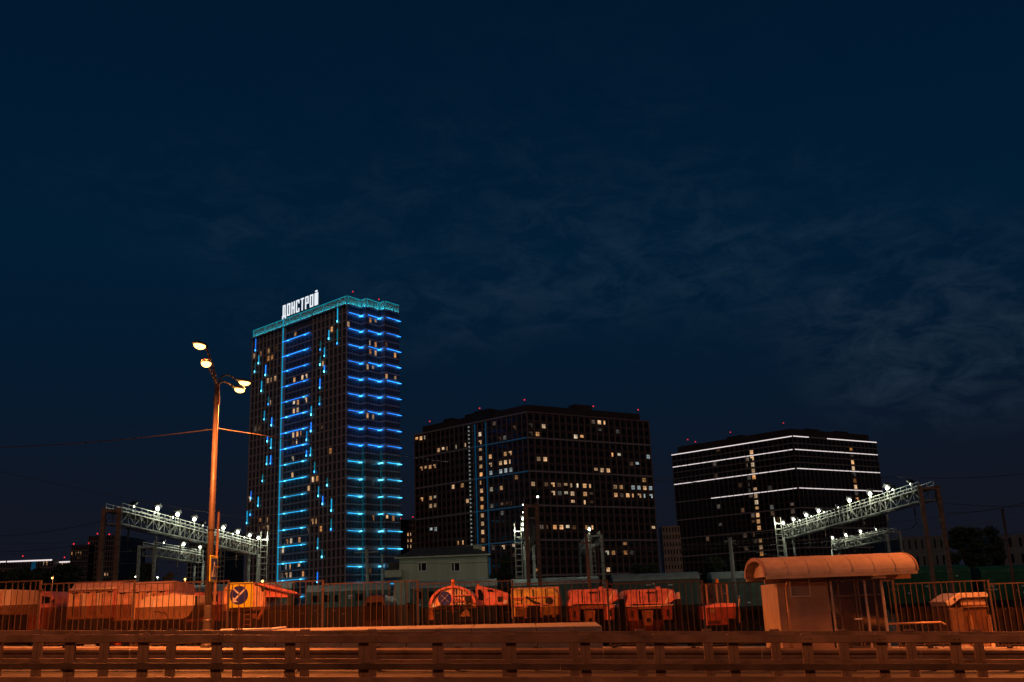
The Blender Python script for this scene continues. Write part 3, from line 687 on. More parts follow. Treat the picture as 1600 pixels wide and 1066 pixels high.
# dark van
t = V('parked_van', 586, 'dark parked van with small lit reflections, alone in the gap left of the sweeper', 'van', y=52)
y_ = 52; w = sx(38, y_); zt = hh(929, y_)
pr = [(-w * .5, .35), (w * .5, .35), (w * .5, zt * .55), (w * .43, zt * .88), (w * .36, zt * .97), (w * .2, zt), (-w * .2, zt), (-w * .36, zt * .97), (-w * .43, zt * .88), (-w * .5, zt * .55)]
prf = [(x_, z_ if z_ < 1 else z_ - .05) for x_, z_ in shrink(pr, .93, .97)]
loft(prf, .0, pr, .45).build('front', M['vanpaint'], t, bevel=.02)
MB().prism(shrink(pr, .997, .997), 'y', .452, 4.6).build('body', M['vanpaint'], t)
MB().prism([(-w * .40, zt * .56), (w * .40, zt * .56), (w * .33, zt * .86), (-w * .33, zt * .86)], 'y', -.02, -.004).build('windscreen', M['pane'], t)
MB().box(-w * .30, w * .30, -.03, -.003, zt * .36, zt * .46).build('grille', M['dark'], t)
for s_ in (-1, 1):
    lamp_round(t, s_ * w * .38, -.0, zt * .40, .10, 'white', 'headlight')
    MB().box(s_ * w * .56 - .08, s_ * w * .56 + .08, .25, .33, zt * .58, zt * .70).build('mirror', M['dark'], t, bevel=.02)
MB().box(-.26, .26, -.03, -.002, .48, .59).build('number_plate', M['white'], t)
MB().box(-w * .48, w * .48, -.08, -.001, .36, .47).build('bumper', M['dark'], t, bevel=.02)
WS = wheel_mesh(.34, .2)
for x in (-w * .43, w * .43):
    for y in (.9, 3.7):
        wo = inst('wheel', WS[0], t, (x, y, .34)); inst('rim', WS[1], wo, (0, 0, 0))
# sweeper with an arched back
t = V('street_sweeper', 706, 'orange street sweeper with arched round back, roof beacon and small arrow roundel', 'sweeper', y=46)
y_ = 46; c0 = 706
def arch(px0, px1, top, spring, base, n=14):
    a, b = q(px0), q(px1); m_, hw = (a + b) / 2, (b - a) / 2
    return [(a, hh(base, y_))] + [(m_ - hw * math.cos(math.pi * k / n), hh(spring, y_) + (hh(top, y_) - hh(spring, y_)) * math.sin(math.pi * k / n)) for k in range(n + 1)] + [(b, hh(base, y_))]
MB().prism(arch(671, 742, 915.5, 944, 952), 'y', .3, 3.6).build('tank', M['orange'], t, bevel=.018)
MB().prism(arch(671, 742, 915.5, 944, 952) [1:-1] + list(reversed(arch(675, 738, 919, 944, 952)[1:-1])), 'y', .12, .30).build('rim_hoop', M['red'], t)
MB().prism([(q(685), hh(946, y_)), (q(735), hh(946, y_)), (q(732), hh(925, y_)), (q(720), hh(919.5, y_)), (q(700), hh(918.5, y_)), (q(688), hh(924, y_))], 'y', .22, .298).build('back_door', M['pale_orange'], t, bevel=.02)
MB().box(q(705.5), q(708.5), .1, .219, hh(960, y_), hh(917, y_)).build('centre_post', M['red'], t)
MB().box(q(709), q(736), .14, .219, hh(932, y_), hh(930.5, y_)).box(q(709), q(730), .14, .219, hh(941, y_), hh(939.5, y_)).build('bar', M['red'], t)
MB().tube((q(695), .2, hh(935, y_)), (q(695), .16, hh(935, y_)), sx(10.3, y_), n=28).build('roundel', M['signblue'], t)
xx = MB().beam((q(689), .15, hh(929, y_)), (q(701), .15, hh(941, y_)), .06, .01).beam((q(701), .14, hh(929, y_)), (q(689), .14, hh(941, y_)), .06, .01)
xx.build('arrow_cross', M['white'], t)
MB().box(q(725), q(735), .05, .215, hh(942, y_), hh(932.5, y_)).build('motor_box', M['dark'], t, bevel=.03)
MB().path([(q(710), .1, hh(935, y_)), (q(722), .05, hh(938, y_)), (q(727), .05, hh(943, y_))], .03, 6).build('hose', M['red'], t)
lamp_round(t, q(678), .25, hh(946, y_), .1, 'white')
MB().lathe([(.09, 0), (.09, .22), (.06, .3)], 12, (q(707), .6, hh(915.5, y_) - .02)).build('beacon', M['beacon'], t)
MB().lathe([(.06, 0), (.06, .14), (.03, .2)], 10, (q(742.5), 3.0, hh(918, y_) - .02)).build('beacon', M['beacon'], t)
MB().prism([(q(740), hh(950, y_)), (q(791), hh(950, y_)), (q(791), hh(930, y_)), (q(776), hh(924, y_)), (q(748), hh(916.5, y_)), (q(740), hh(916.5, y_))], 'y', 1.6, 3.4).build('cab', M['red'], t, bevel=.025)
MB().prism([(q(744), hh(938, y_)), (q(752), hh(941, y_)), (q(753), hh(932, y_)), (q(748), hh(922, y_)), (q(743.5), hh(922, y_))], 'y', 1.57, 1.597).build('window', M['pane'], t)
MB().prism([(q(759), hh(926.5, y_)), (q(769), hh(926.5, y_)), (q(766), hh(923.5, y_)), (q(759), hh(922.5, y_))], 'y', 1.57, 1.597).build('window', M['pane'], t)
for px in (712, 720, 728): MB().box(q(px), q(px) + .04, .17, .2195, hh(946, y_), hh(921, y_)).build('seam', M['dark'], t)
MB().path([(q(690), .18, hh(944, y_)), (q(700), .10, hh(950, y_)), (q(712), .10, hh(946, y_)), (q(722), .12, hh(951, y_))], .035, 6).build('hose', M['dark'], t)
MB().box(q(683), q(736), .18, .29, hh(949, y_), hh(946.5, y_)).build('sill', M['dark'], t)
for k in range(5): MB().box(q(756 + k * 3.2), q(757.5 + k * 3.2), 1.57, 1.598, hh(937 - (k % 2) * 2, y_), hh(935.5 - (k % 2) * 2, y_)).build('marker_light', M['white'], t)
MB().tube((q(786), 1.55, hh(944, y_)), (q(786), 1.59, hh(944, y_)), .09, n=12).build('headlight', M['white'], t)
MB().box(q(774), q(782), 1.56, 1.597, hh(943, y_), hh(935, y_)).build('grille', M['dark'], t)
MB().prism([(q(671), hh(968, y_)), (q(678), hh(968, y_)), (q(676), hh(952, y_)), (q(671), hh(952, y_))], 'y', .25, .4).build('side_skirt', M['orange'], t)
MB().prism([(q(717), hh(965, y_)), (q(734), hh(965, y_)), (q(732), hh(958, y_)), (q(727), hh(952, y_))], 'y', .0, .3).build('brush_guard', M['pale_orange'], t, bevel=.02)
MB().lathe([(.55, .05), (.5, .2), (.2, .45), (.12, .7)], 14, (q(684), .2, 0)).build('brush', M['rubber'], t)
chassis(t, 2, .4, 4); wheels(t, (-.8, .8, 2.0), (1.0, 3.0))
# amber tanker seen from behind
t = V('tanker_truck', 838, 'amber tanker truck with boxy rounded tank and rear ladder frame, beside the sweeper', 'tanker', y=47)
y_ = 47; c0 = 838
pr = [(q(801), hh(966, y_)), (q(874), hh(966, y_)), (q(875), hh(930, y_)), (q(869), hh(921, y_)), (q(860), hh(918.5, y_)), (q(812), hh(919, y_)), (q(804), hh(921, y_)), (q(799), hh(928, y_))]
loft(shrink(pr, .90, .90), .18, pr, .6).build('tank_end', M['amber'], t, bevel=.015)
MB().prism(shrink(pr, .997, .997), 'y', .602, 4.2).build('tank', M['amber'], t)
tail(t, 2.2, .8, .05)
for k in range(3): MB().box(q(800), q(874), 1.0 + k, 1.06 + k, hh(966, y_), hh(917.8, y_)).build('tank_band', M['orange'], t)
for px in (821, 845, 863): MB().box(q(px) - .05, q(px) + .05, .12, .299, hh(966, y_), hh(934, y_)).build('frame_post', M['orange'], t)
MB().box(q(799), q(866), .10, .16, hh(934.6, y_), hh(933, y_)).build('frame_rail', M['red'], t)
MB().box(q(799), q(866), .10, .16, hh(946.5, y_), hh(945, y_)).build('frame_rail', M['red'], t)
MB().path([(q(823), .1, hh(932, y_)), (q(832), .05, hh(940, y_)), (q(843), .1, hh(944, y_))], .05, 6).build('hose', M['dark'], t)
MB().prism([(q(822), hh(966, y_)), (q(845), hh(966, y_)), (q(843), hh(945, y_)), (q(825), hh(946, y_))], 'y', .16, .298).build('valve_cabinet', M['dark'], t, bevel=.02)
for px in (815, 833, 852): MB().box(q(px), q(px) + .045, .15, .19, hh(944, y_), hh(921, y_)).build('seam', M['dark'], t)
for k in range(6): MB().box(q(805), q(815), .09, .13, hh(963 - k * 5.2, y_), hh(962.2 - k * 5.2, y_)).build('rung', M['red'], t)
MB().tube((q(858), .14, hh(940, y_)), (q(858), .08, hh(940, y_)), .16, n=16).build('valve_wheel', M['dark'], t)
for px in (812, 834, 857): MB().box(q(px) - .06, q(px) + .06, .8, 1.2, hh(919, y_) - .02, hh(917.3, y_)).build('hatch', M['orange'], t, bevel=.01)
MB().prism([(q(876), hh(948, y_)), (q(881), hh(948, y_)), (q(880), hh(932, y_)), (q(876), hh(931, y_))], 'y', 3, 4.4).build('cab_mirror', M['red'], t)
chassis(t, 2.2, .4, 6); wheels(t, (-.9, .9), (1.2, 2.4, 5.2)); truck_cab(t, 2.1, 4.4, 'red')
# two red rear-loading hoppers
def hopper(px0, label, door):
    global c0
    w0 = 79; c0 = px0 + 38
    t = V('gritter_truck', c0, label, 'gritter truck', y=46.5, group='red gritter trucks behind the fence')
    def qq(d): return q(px0 + d)
    up = [(qq(5), hh(920.5, 46.5)), (qq(63), hh(920.5, 46.5)), (qq(75), hh(923, 46.5)), (qq(78), hh(938, 46.5)), (qq(66), hh(946, 46.5)), (qq(12), hh(944, 46.5)), (qq(0), hh(948, 46.5)), (qq(0), hh(942, 46.5)), (qq(4), hh(934, 46.5))]
    b = loft(list(reversed(shrink(up, .95, .93, -.06, .0))), .0, list(reversed(up)), .5).build('hopper', M['red'], t, bevel=.012)
    MB().prism(list(reversed(shrink(up, .995, .995))), 'y', .502, 3.6).build('hopper_rear', M['red'], t)
    for d in (12, 25, 38, 51): MB().prism([(qq(d), hh(941, 46.5)), (qq(d) + .07, hh(941, 46.5)), (qq(d) + .07, hh(924, 46.5)), (qq(d), hh(924, 46.5))], 'y', -.05, .06).build('rib', M['red'], b, bevel=.01)
    for a, c in ((1, 17), (52, 68)): MB().prism([(qq(a + 1), hh(970, 46.5)), (qq(c - 1), hh(970, 46.5)), (qq(c), hh(947.5, 46.5)), (qq(a), hh(949, 46.5))], 'y', -.04, 2.6).build('side_locker', M['red'], t, bevel=.02)
    for d in (20, 33, 46): MB().box(qq(d), qq(d) + .05, -.012, .03, hh(942, 46.5), hh(923, 46.5)).build('seam', M['dark'], b)
    MB().box(qq(31), qq(43), -.07, -.013, hh(927, 46.5), hh(925.5, 46.5)).build('hinge_bar', M['dark'], b)
    MB().box(qq(4), qq(66), .0, .06, hh(950, 46.5), hh(948, 46.5)).build('painted_shade', M['dark'], t)  # dark strip added for the shade between hopper and lockers
    MB().prism([(qq(57), hh(944, 46.5)), (qq(60), hh(944, 46.5)), (qq(70), hh(925, 46.5)), (qq(67), hh(925, 46.5))], 'y', -.02, .10).build('corner_brace', M['pale_orange'], b)
    for a in (6, 60): MB().box(qq(a), qq(a + 3), -.08, -.041, hh(964, 46.5), hh(954, 46.5)).build('locker_latch', M['dark'], t)
    MB().prism([(qq(18), hh(952, 46.5)), (qq(51), hh(952, 46.5)), (qq(51), hh(947, 46.5)), (qq(18), hh(946, 46.5))], 'y', -.1, .1).build('cross_beam', M['orange'], t)
    MB().prism([(qq(24), hh(978, 46.5)), (qq(37), hh(978, 46.5)), (qq(39), hh(954, 46.5)), (qq(22), hh(954, 46.5))], 'y', -.2, .1).build('spinner_chute', M['orange'], t, bevel=.03)
    MB().tube((qq(31), -.201, hh(969, 46.5)), (qq(31), -.23, hh(969, 46.5)), .09, n=12).build('chute_hole', M['dark'], t)
    MB().path([(qq(40), .1, hh(948, 46.5)), (qq(46), .05, hh(943, 46.5)), (qq(50), .1, hh(946, 46.5))], .035, 6).build('hose', M['dark'], t)
    MB().box(qq(48), qq(54), .4, .7, hh(920.5, 46.5) - .02, hh(917.5, 46.5)).build('lid_catch', M['red'], t)
    if door: MB().tube((qq(11), .12, hh(930, 46.5)), (qq(11), .19, hh(930, 46.5)), .08, n=14).build('marker_lamp', M['white'], t)
    MB().lathe([(.10, 0), (.12, .15), (.07, .3)], 10, (qq(83), 1.0, hh(938, 46.5))).build('exhaust_cap', M['pale_orange'], t)
    MB().box(qq(80), qq(86), .9, 1.4, .8, hh(938, 46.5)).build('exhaust_stack', M['dark'], t)
    tail(t, 2.2, 1.05, -.0)
    MB().box(qq(0), qq(70), -.06, .0, hh(947.2, 46.5), hh(946.2, 46.5)).build('lip', M['pale_orange'], t)
    chassis(t, 2.2, .4, 6); wheels(t, (-.85, .85), (1.2, 2.5, 5.2)); truck_cab(t, 2.1, 4.2, 'red')
hopper(890, 'red gritter truck with a round marker lamp on its hopper, next to the amber tanker', True)
hopper(980, 'red gritter truck with plain ribbed hopper, between its twin and the tractor', False)
# red tractor
t = V('tractor', 1123, 'red tractor with square bonnet and open glazed cab, left of the bus shelter', 'tractor', y=46.5)
c0 = 1123; y_ = 46.5
MB().prism([(q(1098), hh(968, y_)), (q(1147), hh(968, y_)), (q(1148), hh(944, y_)), (q(1125), hh(943, y_)), (q(1098), hh(948, y_))], 'y', .0, 1.5).build('bonnet', M['red'], t, bevel=.02)
MB().box(q(1100), q(1135), -.08, -.002, hh(977, y_), hh(968, y_)).build('bumper', M['red'], t, bevel=.02)
g = MB().box(q(1107), q(1116), -.03, -.003, hh(958, y_), hh(951, y_)).build('badge', M['pale_orange'], t)
gs = MB().box(-.016, .016, -.095, -.081, hh(975, y_), hh(970, y_)).mesh('grille_slat', M['dark'])
for k in range(9): inst('grille_slat', gs, t, (q(1104 + k * 2.2), 0, 0))
cabp = MB()
for px in (1113, 1129, 1145):
    cabp.box(q(px) - .04, q(px) + .04, 1.2, 1.28, hh(945, y_), hh(913, y_))
cabp.box(q(1113), q(1145), 1.2, 2.6, hh(912.9, y_), hh(911, y_)); cabp.box(q(1113) - .03, q(1113) + .03, 2.5, 2.58, hh(945, y_), hh(913, y_)); cabp.box(q(1145) - .03, q(1145) + .03, 2.5, 2.58, hh(945, y_), hh(913, y_))
cabp.build('cab_frame', M['mast'], t)
for a, b in ((1114, 1128), (1130, 1144)): MB().box(q(a), q(b), 1.23, 1.24, hh(944, y_), hh(913.5, y_)).build('windscreen', M['glass'], t)
MB().box(q(1120), q(1127), 1.8, 2.2, hh(946, y_), hh(934, y_)).build('seat', M['dark'], t, bevel=.02)
MB().lathe([(.07, 0), (.07, .14), (.04, .2)], 10, (q(1135), 1.9, hh(911, y_))).build('beacon', M['beacon'], t)
MB().tube((q(1155), .6, hh(975, y_)), (q(1158), .6, hh(936, y_)), .04, n=8).build('exhaust_pipe', M['pale_orange'], t)
wheels(t, (-.75, .75), (.6,), .5)
BW = wheel_mesh(.8, .45)
for x in (-.85, .85): wo = inst('wheel', BW[0], t, (x, 2.4, .8)); inst('rim', BW[1], wo, (0, 0, 0))
# hooded kiosk right
t = V('utility_cabin', 1512, 'small pale cabin with hooded roof behind the fence right of the bus shelter', 'cabin', y=44)
c0 = 1512; y_ = 44
kz = slope(P(1512, 940, 44).x, 44)
def hk(py): return P(1512, py, 44).z - ZY - kz
MB().prism([(-.95, hk(939)), (-.35, hk(926)), (.83, hk(926)), (.9, hk(929)), (.9, hk(934)), (-.25, hk(934)), (-.85, hk(948))], 'y', 0, 1.8).build('hood', M['shelter'], t, bevel=.03)
MB().prism([(-.84, .05), (-.2, .05), (-.2, hk(949)), (-.84, hk(949))], 'y', .05, 1.7).build('side_panel', M['shelter'], t, bevel=.02)
MB().box(-.2, .85, .25, 1.7, .05, hk(935)).build('cabin_body', M['shelter2'], t)
MB().box(-.1, .9, .1, .2, hk(949), hk(948)).build('shelf', M['white'], t)
for a in (-.02, .78): MB().box(a, a + .16, .12, .24, .05, hk(962)).build('pedestal', M['pale_orange'], t, bevel=.02)
MB().tube((-.55, -.01, hk(935.5)), (-.55, .03, hk(935.5)), .06, n=10).build('vent_hole', M['dark'], t)

# ============================================================ RAIL YARD
# gantries carrying overhead line and floodlights span the tracks
def frac_at(px, a, b):          # how far along the beam a..b the photo column px lies
    lo, hi = 0.0, 1.0
    def col_(f):
        p = a.lerp(b, f) - CAM; return 800 + F * p.dot(RT) / p.dot(FW)
    s_ = 1 if col_(1) > col_(0) else -1
    for _ in range(40):
        m = (lo + hi) / 2
        if (col_(m) - px) * s_ > 0: hi = m
        else: lo = m
    return (lo + hi) / 2
def gantry(label, x, y0, y1, zt, heads, ladder_side, far_masts=True, nearbrown=True, energy=150, depth=.85, near_gap=1.2, rz=0.0, A_=None, B_=None):
    t = thing('rail_gantry', (x, y0, slope(x, y0) + ZY), label, 'rail gantry', 'floodlit gantries over the tracks', rz)
    g0 = slope(x, y0) + ZY
    L_ = y1 - y0; z1 = zt - g0; z0 = z1 - depth; hw = .55
    ch = MB().box(-.045, .045, 0, L_, -.045, .045).mesh('chord', M['gal'])
    for sx_ in (-hw, hw):
        for z in (z0, z1): inst('chord', ch, t, (sx_, 0, z))
    bay = 1.25; nb = max(2, int(L_ / bay)); bay = L_ / nb
    vb = MB().box(-.028, .028, -.028, .028, z0 + .05, z1 - .05).mesh('upright', M['gal'])
    d1 = MB().beam((0, 0, z0 + .05), (0, bay, z1 - .05), .045).mesh('brace', M['gal'])
    d2 = MB().beam((0, bay, z0 + .05), (0, 0, z1 - .05), .045).mesh('brace', M['gal'])
    cr = MB().box(-hw + .05, hw - .05, -.035, .035, -.035, .035).mesh('cross_tie', M['gal'])
    for k in range(nb + 1):
        for s_ in (-hw, hw):
            inst('upright', vb, t, (s_, k * bay, 0))
            if k < nb: inst('brace', (d1, d2)[k % 2], t, (s_ * .995, k * bay, 0))
        inst('cross_tie', cr, t, (0, k * bay, z1)); inst('cross_tie', cr, t, (0, k * bay, z0))
    # walkway deck, handrail
    MB().box(-hw + .07, hw - .07, .1, L_ - .1, z1 - .045, z1 - .04).build('walkway', M['gal'], t)
    hp = MB().box(-.025, .025, -.025, .025, z1, z1 + .52).mesh('handrail_post', M['gal'])
    for k in range(0, nb + 1):
        for s_ in (-hw, hw): inst('handrail_post', hp, t, (s_, k * bay, .06))
    hr = MB().box(-.022, .022, 0, L_, -.022, .022).mesh('handrail', M['gal'])
    for s_ in (-hw, hw):
        for z in (z1 + .28, z1 + .54): inst('handrail', hr, t, (s_, 0, z))
    # masts
    mm = 'mast' if nearbrown else 'gal'
    for s_ in (-near_gap / 2, near_gap / 2):
        mo = MB().box(-.15, .15, -.14, .14, 0, z1 + .2).build('mast', M[mm], t, bevel=.03, loc=(s_, -.35, 0))
        stp = MB().box(-.30, .30, -.02, .02, -.02, .02).mesh('step_iron', M['steel'])
        for k in range(int(z1 / .45)): inst('step_iron', stp, mo, (0, -.17, .8 + k * .45)) if s_ > 0 else None
    MB().box(-near_gap / 2, near_gap / 2, -.45, -.25, z1 - .08, z1 + .1).build('head_beam', M[mm], t)
    if far_masts:
        for s_ in (-.5, .5): MB().tube((s_, L_ + .3, -1), (s_, L_ + .3, z0 + .1), .2, .15, 12).build('mast', M['gal'], t, smooth=True)
    if ladder_side:
        lx = ladder_side * 1.15
        for a in (-.36, .36): MB().box(lx + a - .035, lx + a + .035, L_ - .1, L_ - .03, -1, z1 + 1.6).build('ladder_rail', M['gal'], t)
        rg = MB().box(lx - .32, lx + .32, L_ - .095, L_ - .035, -.035, .035).mesh('rung', M['gal'])
        for k in range(int((z1 + 2.4) / .62)): inst('rung', rg, t, (0, 0, -.8 + k * .62))
        MB().box(min(0, lx), max(0, lx), L_ - .4, L_ - .3, z1 - .2, z1 - .1).build('ladder_stay', M['gal'], t)
    # floodlights
    for (f, side, big) in heads:
        if f > 1.5: f = frac_at(f, A_, B_)
        y = L_ * f; xx_ = side * hw
        ps = MB().box(-.035, .035, -.035, .035, z1 + .05, z1 + .95).build('lamp_post', M['gal'], t, loc=(xx_, y, 0))
        fl = MB().prism([(-.10, -.02), (.32, .16), (.30, .32), (-.16, .12)], 'x', -.24, .24).build('floodlight', M['dark'], t, loc=(xx_, y, z1 + .95), rz=math.pi if big else (0))
        r_ = .15 if big else .08
        MB().tube((0, .06, -.035), (0, .14, -.10), r_ * .8, r_, 12).build('lens', M['flood'], fl, smooth=False)
        if big: point('flood_light', t, (xx_ + side * .8, y - .3, z1 + .85), energy, (.97, 1.0, .76), .2)
    # insulators and drop arms
    dm = MB().path([(0, 0, z0 - .05), (0, 0, z0 - 1.5), (0, .9, z0 - 1.7)], .03, 6).tube((0, 0, z0 - .3), (0, 0, z0 - .8), .07, n=8).mesh('drop_arm', M['steel'])
    for k in range(max(1, int(L_ / 6))): inst('drop_arm', dm, t, (0, 3 + k * 6, 0))
    return t
GZ = 9.3
a, b = PZ(178, 799, GZ), PZ(396, 854, GZ)
xg = (a.x + b.x) / 2
gantry('long floodlit gantry with far-end ladder between the street lamp and paired brown masts', a.x, a.y, b.y, GZ, [(219, -1, 0), (235, 1, 1), (251, -1, 0), (267, 1, 1), (279, -1, 0), (293.5, 1, 1), (325, -1, 0), (340, 1, 1), (350, -1, 0), (363, 1, 1), (371, -1, 0), (382, 1, 1), (389, -1, 0), (397, 1, 1)], 1, near_gap=1.05, A_=a, B_=b, rz=-math.atan2(b.x - a.x, b.y - a.y))
a, b = PZ(240, 855, GZ), PZ(295, 867, GZ); 
gantry('small distant gantry with two floodlights under the longer left gantry', (a.x + b.x) / 2, a.y, b.y + 2, GZ, [(261, -1, 0), (273, 1, 1), (280, -1, 0), (291.6, 1, 1)], 0, nearbrown=False, far_masts=True, near_gap=1.6, A_=a, B_=b)
a, b = PZ(1448, 764, GZ), PZ(1232, 829, GZ)
gantry('long floodlit gantry rising over the curved roof of the bus shelter', a.x, a.y, b.y, GZ, [(1415, 1, 0), (1398, -1, 1), (1388, 1, 0), (1370.6, -1, 1), (1354, 1, 0), (1338, -1, 1), (1303.6, 1, 0), (1288.7, -1, 1), (1282, 1, 0), (1268.8, -1, 1), (1261.6, 1, 0), (1248.5, -1, 1), (1243.7, 1, 0), (1232, -1, 1)], -1, near_gap=1.3, A_=a, B_=b, rz=-math.atan2(b.x - a.x, b.y - a.y))
a, b = PZ(1390, 832, GZ), PZ(1308, 850, GZ)
gantry('distant gantry with three floodlights under the long right gantry', (a.x + b.x) / 2, a.y, b.y, GZ, [(1363, 1, 0), (1351, -1, 1), (1341, 1, 0), (1329.5, -1, 1), (1321, 1, 0), (1310, -1, 1)], 0, nearbrown=False, near_gap=1.6, A_=a, B_=b)
a = PZ(830, 792, GZ)
gantry('gantry seen end-on with paired brown masts and ladder, above the amber tanker', a.x, a.y, a.y + 34, GZ, [(.03, 1, 0), (.2, -1, 0), (.4, -1, 0), (.6, -1, 1), (.8, -1, 1), (1, -1, 1)], -1, near_gap=.85)
a = PZ(930, 838, GZ)
gantry('distant end-on gantry with a ladder above the red gritter trucks', a.x, a.y, a.y + 22, GZ, [(.05, -1, 1), (.3, -1, 0), (.6, 1, 0)], 1, nearbrown=False, near_gap=1.3)

# poles
def pole(px, y, py0, r0, r1, label, m, arm=None, cat='pole'):
    b_ = P(px[1], py0[1], y); tp = P(px[0], py0[0], y)
    g = slope(b_.x, y) + ZY
    t = thing('pole', (b_.x, y, g), label, cat)
    MB().tube((0, 0, 0), (tp.x - b_.x, 0, tp.z - g), r0, r1, 10).build('shaft', M[m], t, smooth=True)
    if arm: 
        for (z, a) in arm: MB().box(tp.x - b_.x - a, tp.x - b_.x + a, -.05, .05, tp.z - g - z - .05, tp.z - g - z + .05).build('cross_arm', M[m], t)
    MB().lathe([(r1 * 1.2, 0), (r1 * 1.2, .08)], 10, (tp.x - b_.x, 0, tp.z - g)).build('cap', M['dark'], t)
    return t
pole((916, 921), 58, (834, 915), .11, .08, 'slim brown pole in front of the distant end-on gantry', 'mast', [(.5, .3)])
pole((1566, 1581), 60, (798, 900), .11, .08, 'slim pale pole standing in front of the dark tree', 'lamp')
pole((342, 334), 44, (800, 950), .075, .05, 'thin brown pole just beside the street lamp post', 'mast')
pole((1140, 1145), 90, (840, 892), .22, .16, 'grey round pole left of the bus shelter roof', 'gal', [(.3, .5)])
pole((573, 576), 100, (858, 910), .16, .14, 'thin grey signal pole with cross arm in front of the blue-lit tower', 'gal', [(.3, 1.2)])
pole((597, 599), 100, (866, 910), .12, .10, 'thinner grey pole beside the pale signal house', 'gal')
# overhead wires
for i, (pts, lab) in enumerate([
    (((-60, 722, 85), (420, 815, 85), (820, 845, 85)), 'overhead line wire crossing below the left gantry'),
    (((-40, 866, 100), (410, 848, 100), (830, 850, 100), (1230, 845, 100), (1660, 800, 100)), 'overhead contact wire running the whole width behind the gantries'),
    (((-40, 878, 92), (400, 872, 92), (830, 876, 92), (1230, 872, 92), (1660, 842, 92)), 'lower overhead contact wire running the whole width above the wagons'),
    (((-40, 850, 110), (405, 832, 110), (850, 842, 110), (1230, 830, 110), (1660, 780, 110)), 'upper messenger wire running the whole width behind the gantries'),
    (((1000, 750, 90), (1400, 745, 80), (1660, 732, 70)), 'dark cable rising to the right above the right gantry'),
    (((340, 870, 92), (400, 857, 92)), 'short pale stay wire tied to the far end of the left gantry'),
    (((-40, 862, 96), (180, 842, 78), (415, 858, 96)), 'thin feeder wire slung under the left gantry'),
    (((-40, 838, 88), (170, 812, 70)), 'wire reaching the paired brown masts from the far left'),
    (((860, 858, 100), (1225, 850, 112), (1450, 820, 80)), 'feeder wire slung between the middle and right gantries'),
    (((960, 862, 110), (1140, 846, 90), (1222, 868, 110)), 'wire slung over the grey round pole'),
    (((1478, 802, 76), (1660, 768, 72)), 'wire leaving the leaning brown masts to the far right'),
    (((1478, 842, 80), (1660, 815, 80)), 'lower wire leaving the leaning brown masts to the far right'),
    (((842, 800, 70), (1000, 850, 108), (1225, 838, 112)), 'slack wire from the end-on gantry masts toward the bus shelter'),
    (((1400, 775, 76), (1640, 790, 76)), 'overhead wire leaving the right gantry past the dark tree'),
]):
    wire([P(*q_) for q_ in pts], lab, .02, .35, 'overhead wire', 'overhead line wires', 'overhead_wire', 'steel' if i in (1, 2, 5) else 'wire')

# wagons
def wagon(px0, px1, top, y, label, roof_m, body_m, corr=False, kind='boxcar'):
    a, b = P(px0, top, y), P(px1, top, y); x0, x1 = a.x, b.x; z1 = (a.z + b.z) / 2; g = ZY + slope((x0 + x1) / 2, y)
    t = thing('railway_wagon', ((x0 + x1) / 2, y, g), label, 'railway wagon', 'wagons standing in the rail yard')
    w_ = (x1 - x0) / 2; h = z1 - g; n = 10; de = 2.9
    arc_ = [(de / 2 - de / 2 * 1.03 * math.cos(math.pi * k / n), h - .75 + .75 * math.sin(math.pi * k / n)) for k in range(n + 1)]
    ro = MB().prism(list(reversed(arc_)), 'x', -w_, w_).build('roof', M[roof_m], t, smooth=False)
    if corr:
        cm = MB().prism(list(reversed([(p_[0], p_[1] + .03) for p_ in arc_])), 'x', -.05, .05).mesh('roof_rib', M[roof_m])
        k = -w_ + .2
        while k < w_: inst('roof_rib', cm, ro, (k, 0, 0)); k += .45
    bo = MB().box(-w_ + .03, w_ - .03, 0, de, 1.1, h - .752).build('body', M[body_m], t)
    rib = MB().box(-.05, .05, -.06, -.001, 1.15, h - .8).mesh('rib', M[body_m])
    k = -w_ + .5
    while k < w_ - .3: inst('rib', rib, bo, (k, 0, 0)); k += 1.15
    MB().box(-.9, .9, -.09, -.062, 1.3, h - .95).build('door', M[body_m], t)
    if kind == 'coach':
        wm = MB().box(-.32, .32, -.075, -.061, h - 1.75, h - 1.1).mesh('window', M['pane'])
        k = -w_ + 1.07
        while k < w_ - .6: inst('window', wm, bo, (k, 0, 0)); k += 1.15
    rm_ = random.Random(int(px0))
    for k in range(6):
        cx_ = rm_.uniform(-w_ + .8, w_ - 1.2); cz_ = rm_.uniform(1.6, h - 1.0); ww_ = rm_.uniform(.2, .5)
        MB().box(cx_, cx_ + ww_, -.10, -.0905, cz_, cz_ + .14).build('stencil_plate', M['white'], bo)
    MB().box(-w_ + .1, w_ - .1, .2, de - .2, .75, 1.098).build('underframe', M['dark'], t)
    wm = MB().tube((0, .25, 0), (0, .4, 0), .46, n=16).tube((0, de - .4, 0), (0, de - .25, 0), .46, n=16).tube((0, .4, 0), (0, de - .4, 0), .08, n=8).mesh('wheelset', M['dark'])
    for k in (-w_ + 1.0, -w_ + 2.6, w_ - 2.6, w_ - 1.0): inst('wheelset', wm, t, (k, 0, .46))
    return t
wagon(300, 456, 911, 108, 'grey-roofed wagon half hidden behind the yellow sign board', 'wagonroof', 'wagon')
wagon(478, 606, 912, 108, 'grey-roofed wagon below the blue-lit tower, left of the signal house', 'wagonroof', 'wagon', kind='coach')
wagon(640, 776, 906, 106, 'wagon with corrugated grey roof standing in front of the pale signal house', 'wagonroof', 'wagon', True, 'coach')
wagon(798, 936, 902, 108, 'green wagon with rounded grey roof behind the amber tanker', 'wagonroof', 'wagon')
wagon(957, 1093, 895, 108, 'green wagon with rounded grey roof behind the red gritter trucks', 'wagonroof', 'wagon')
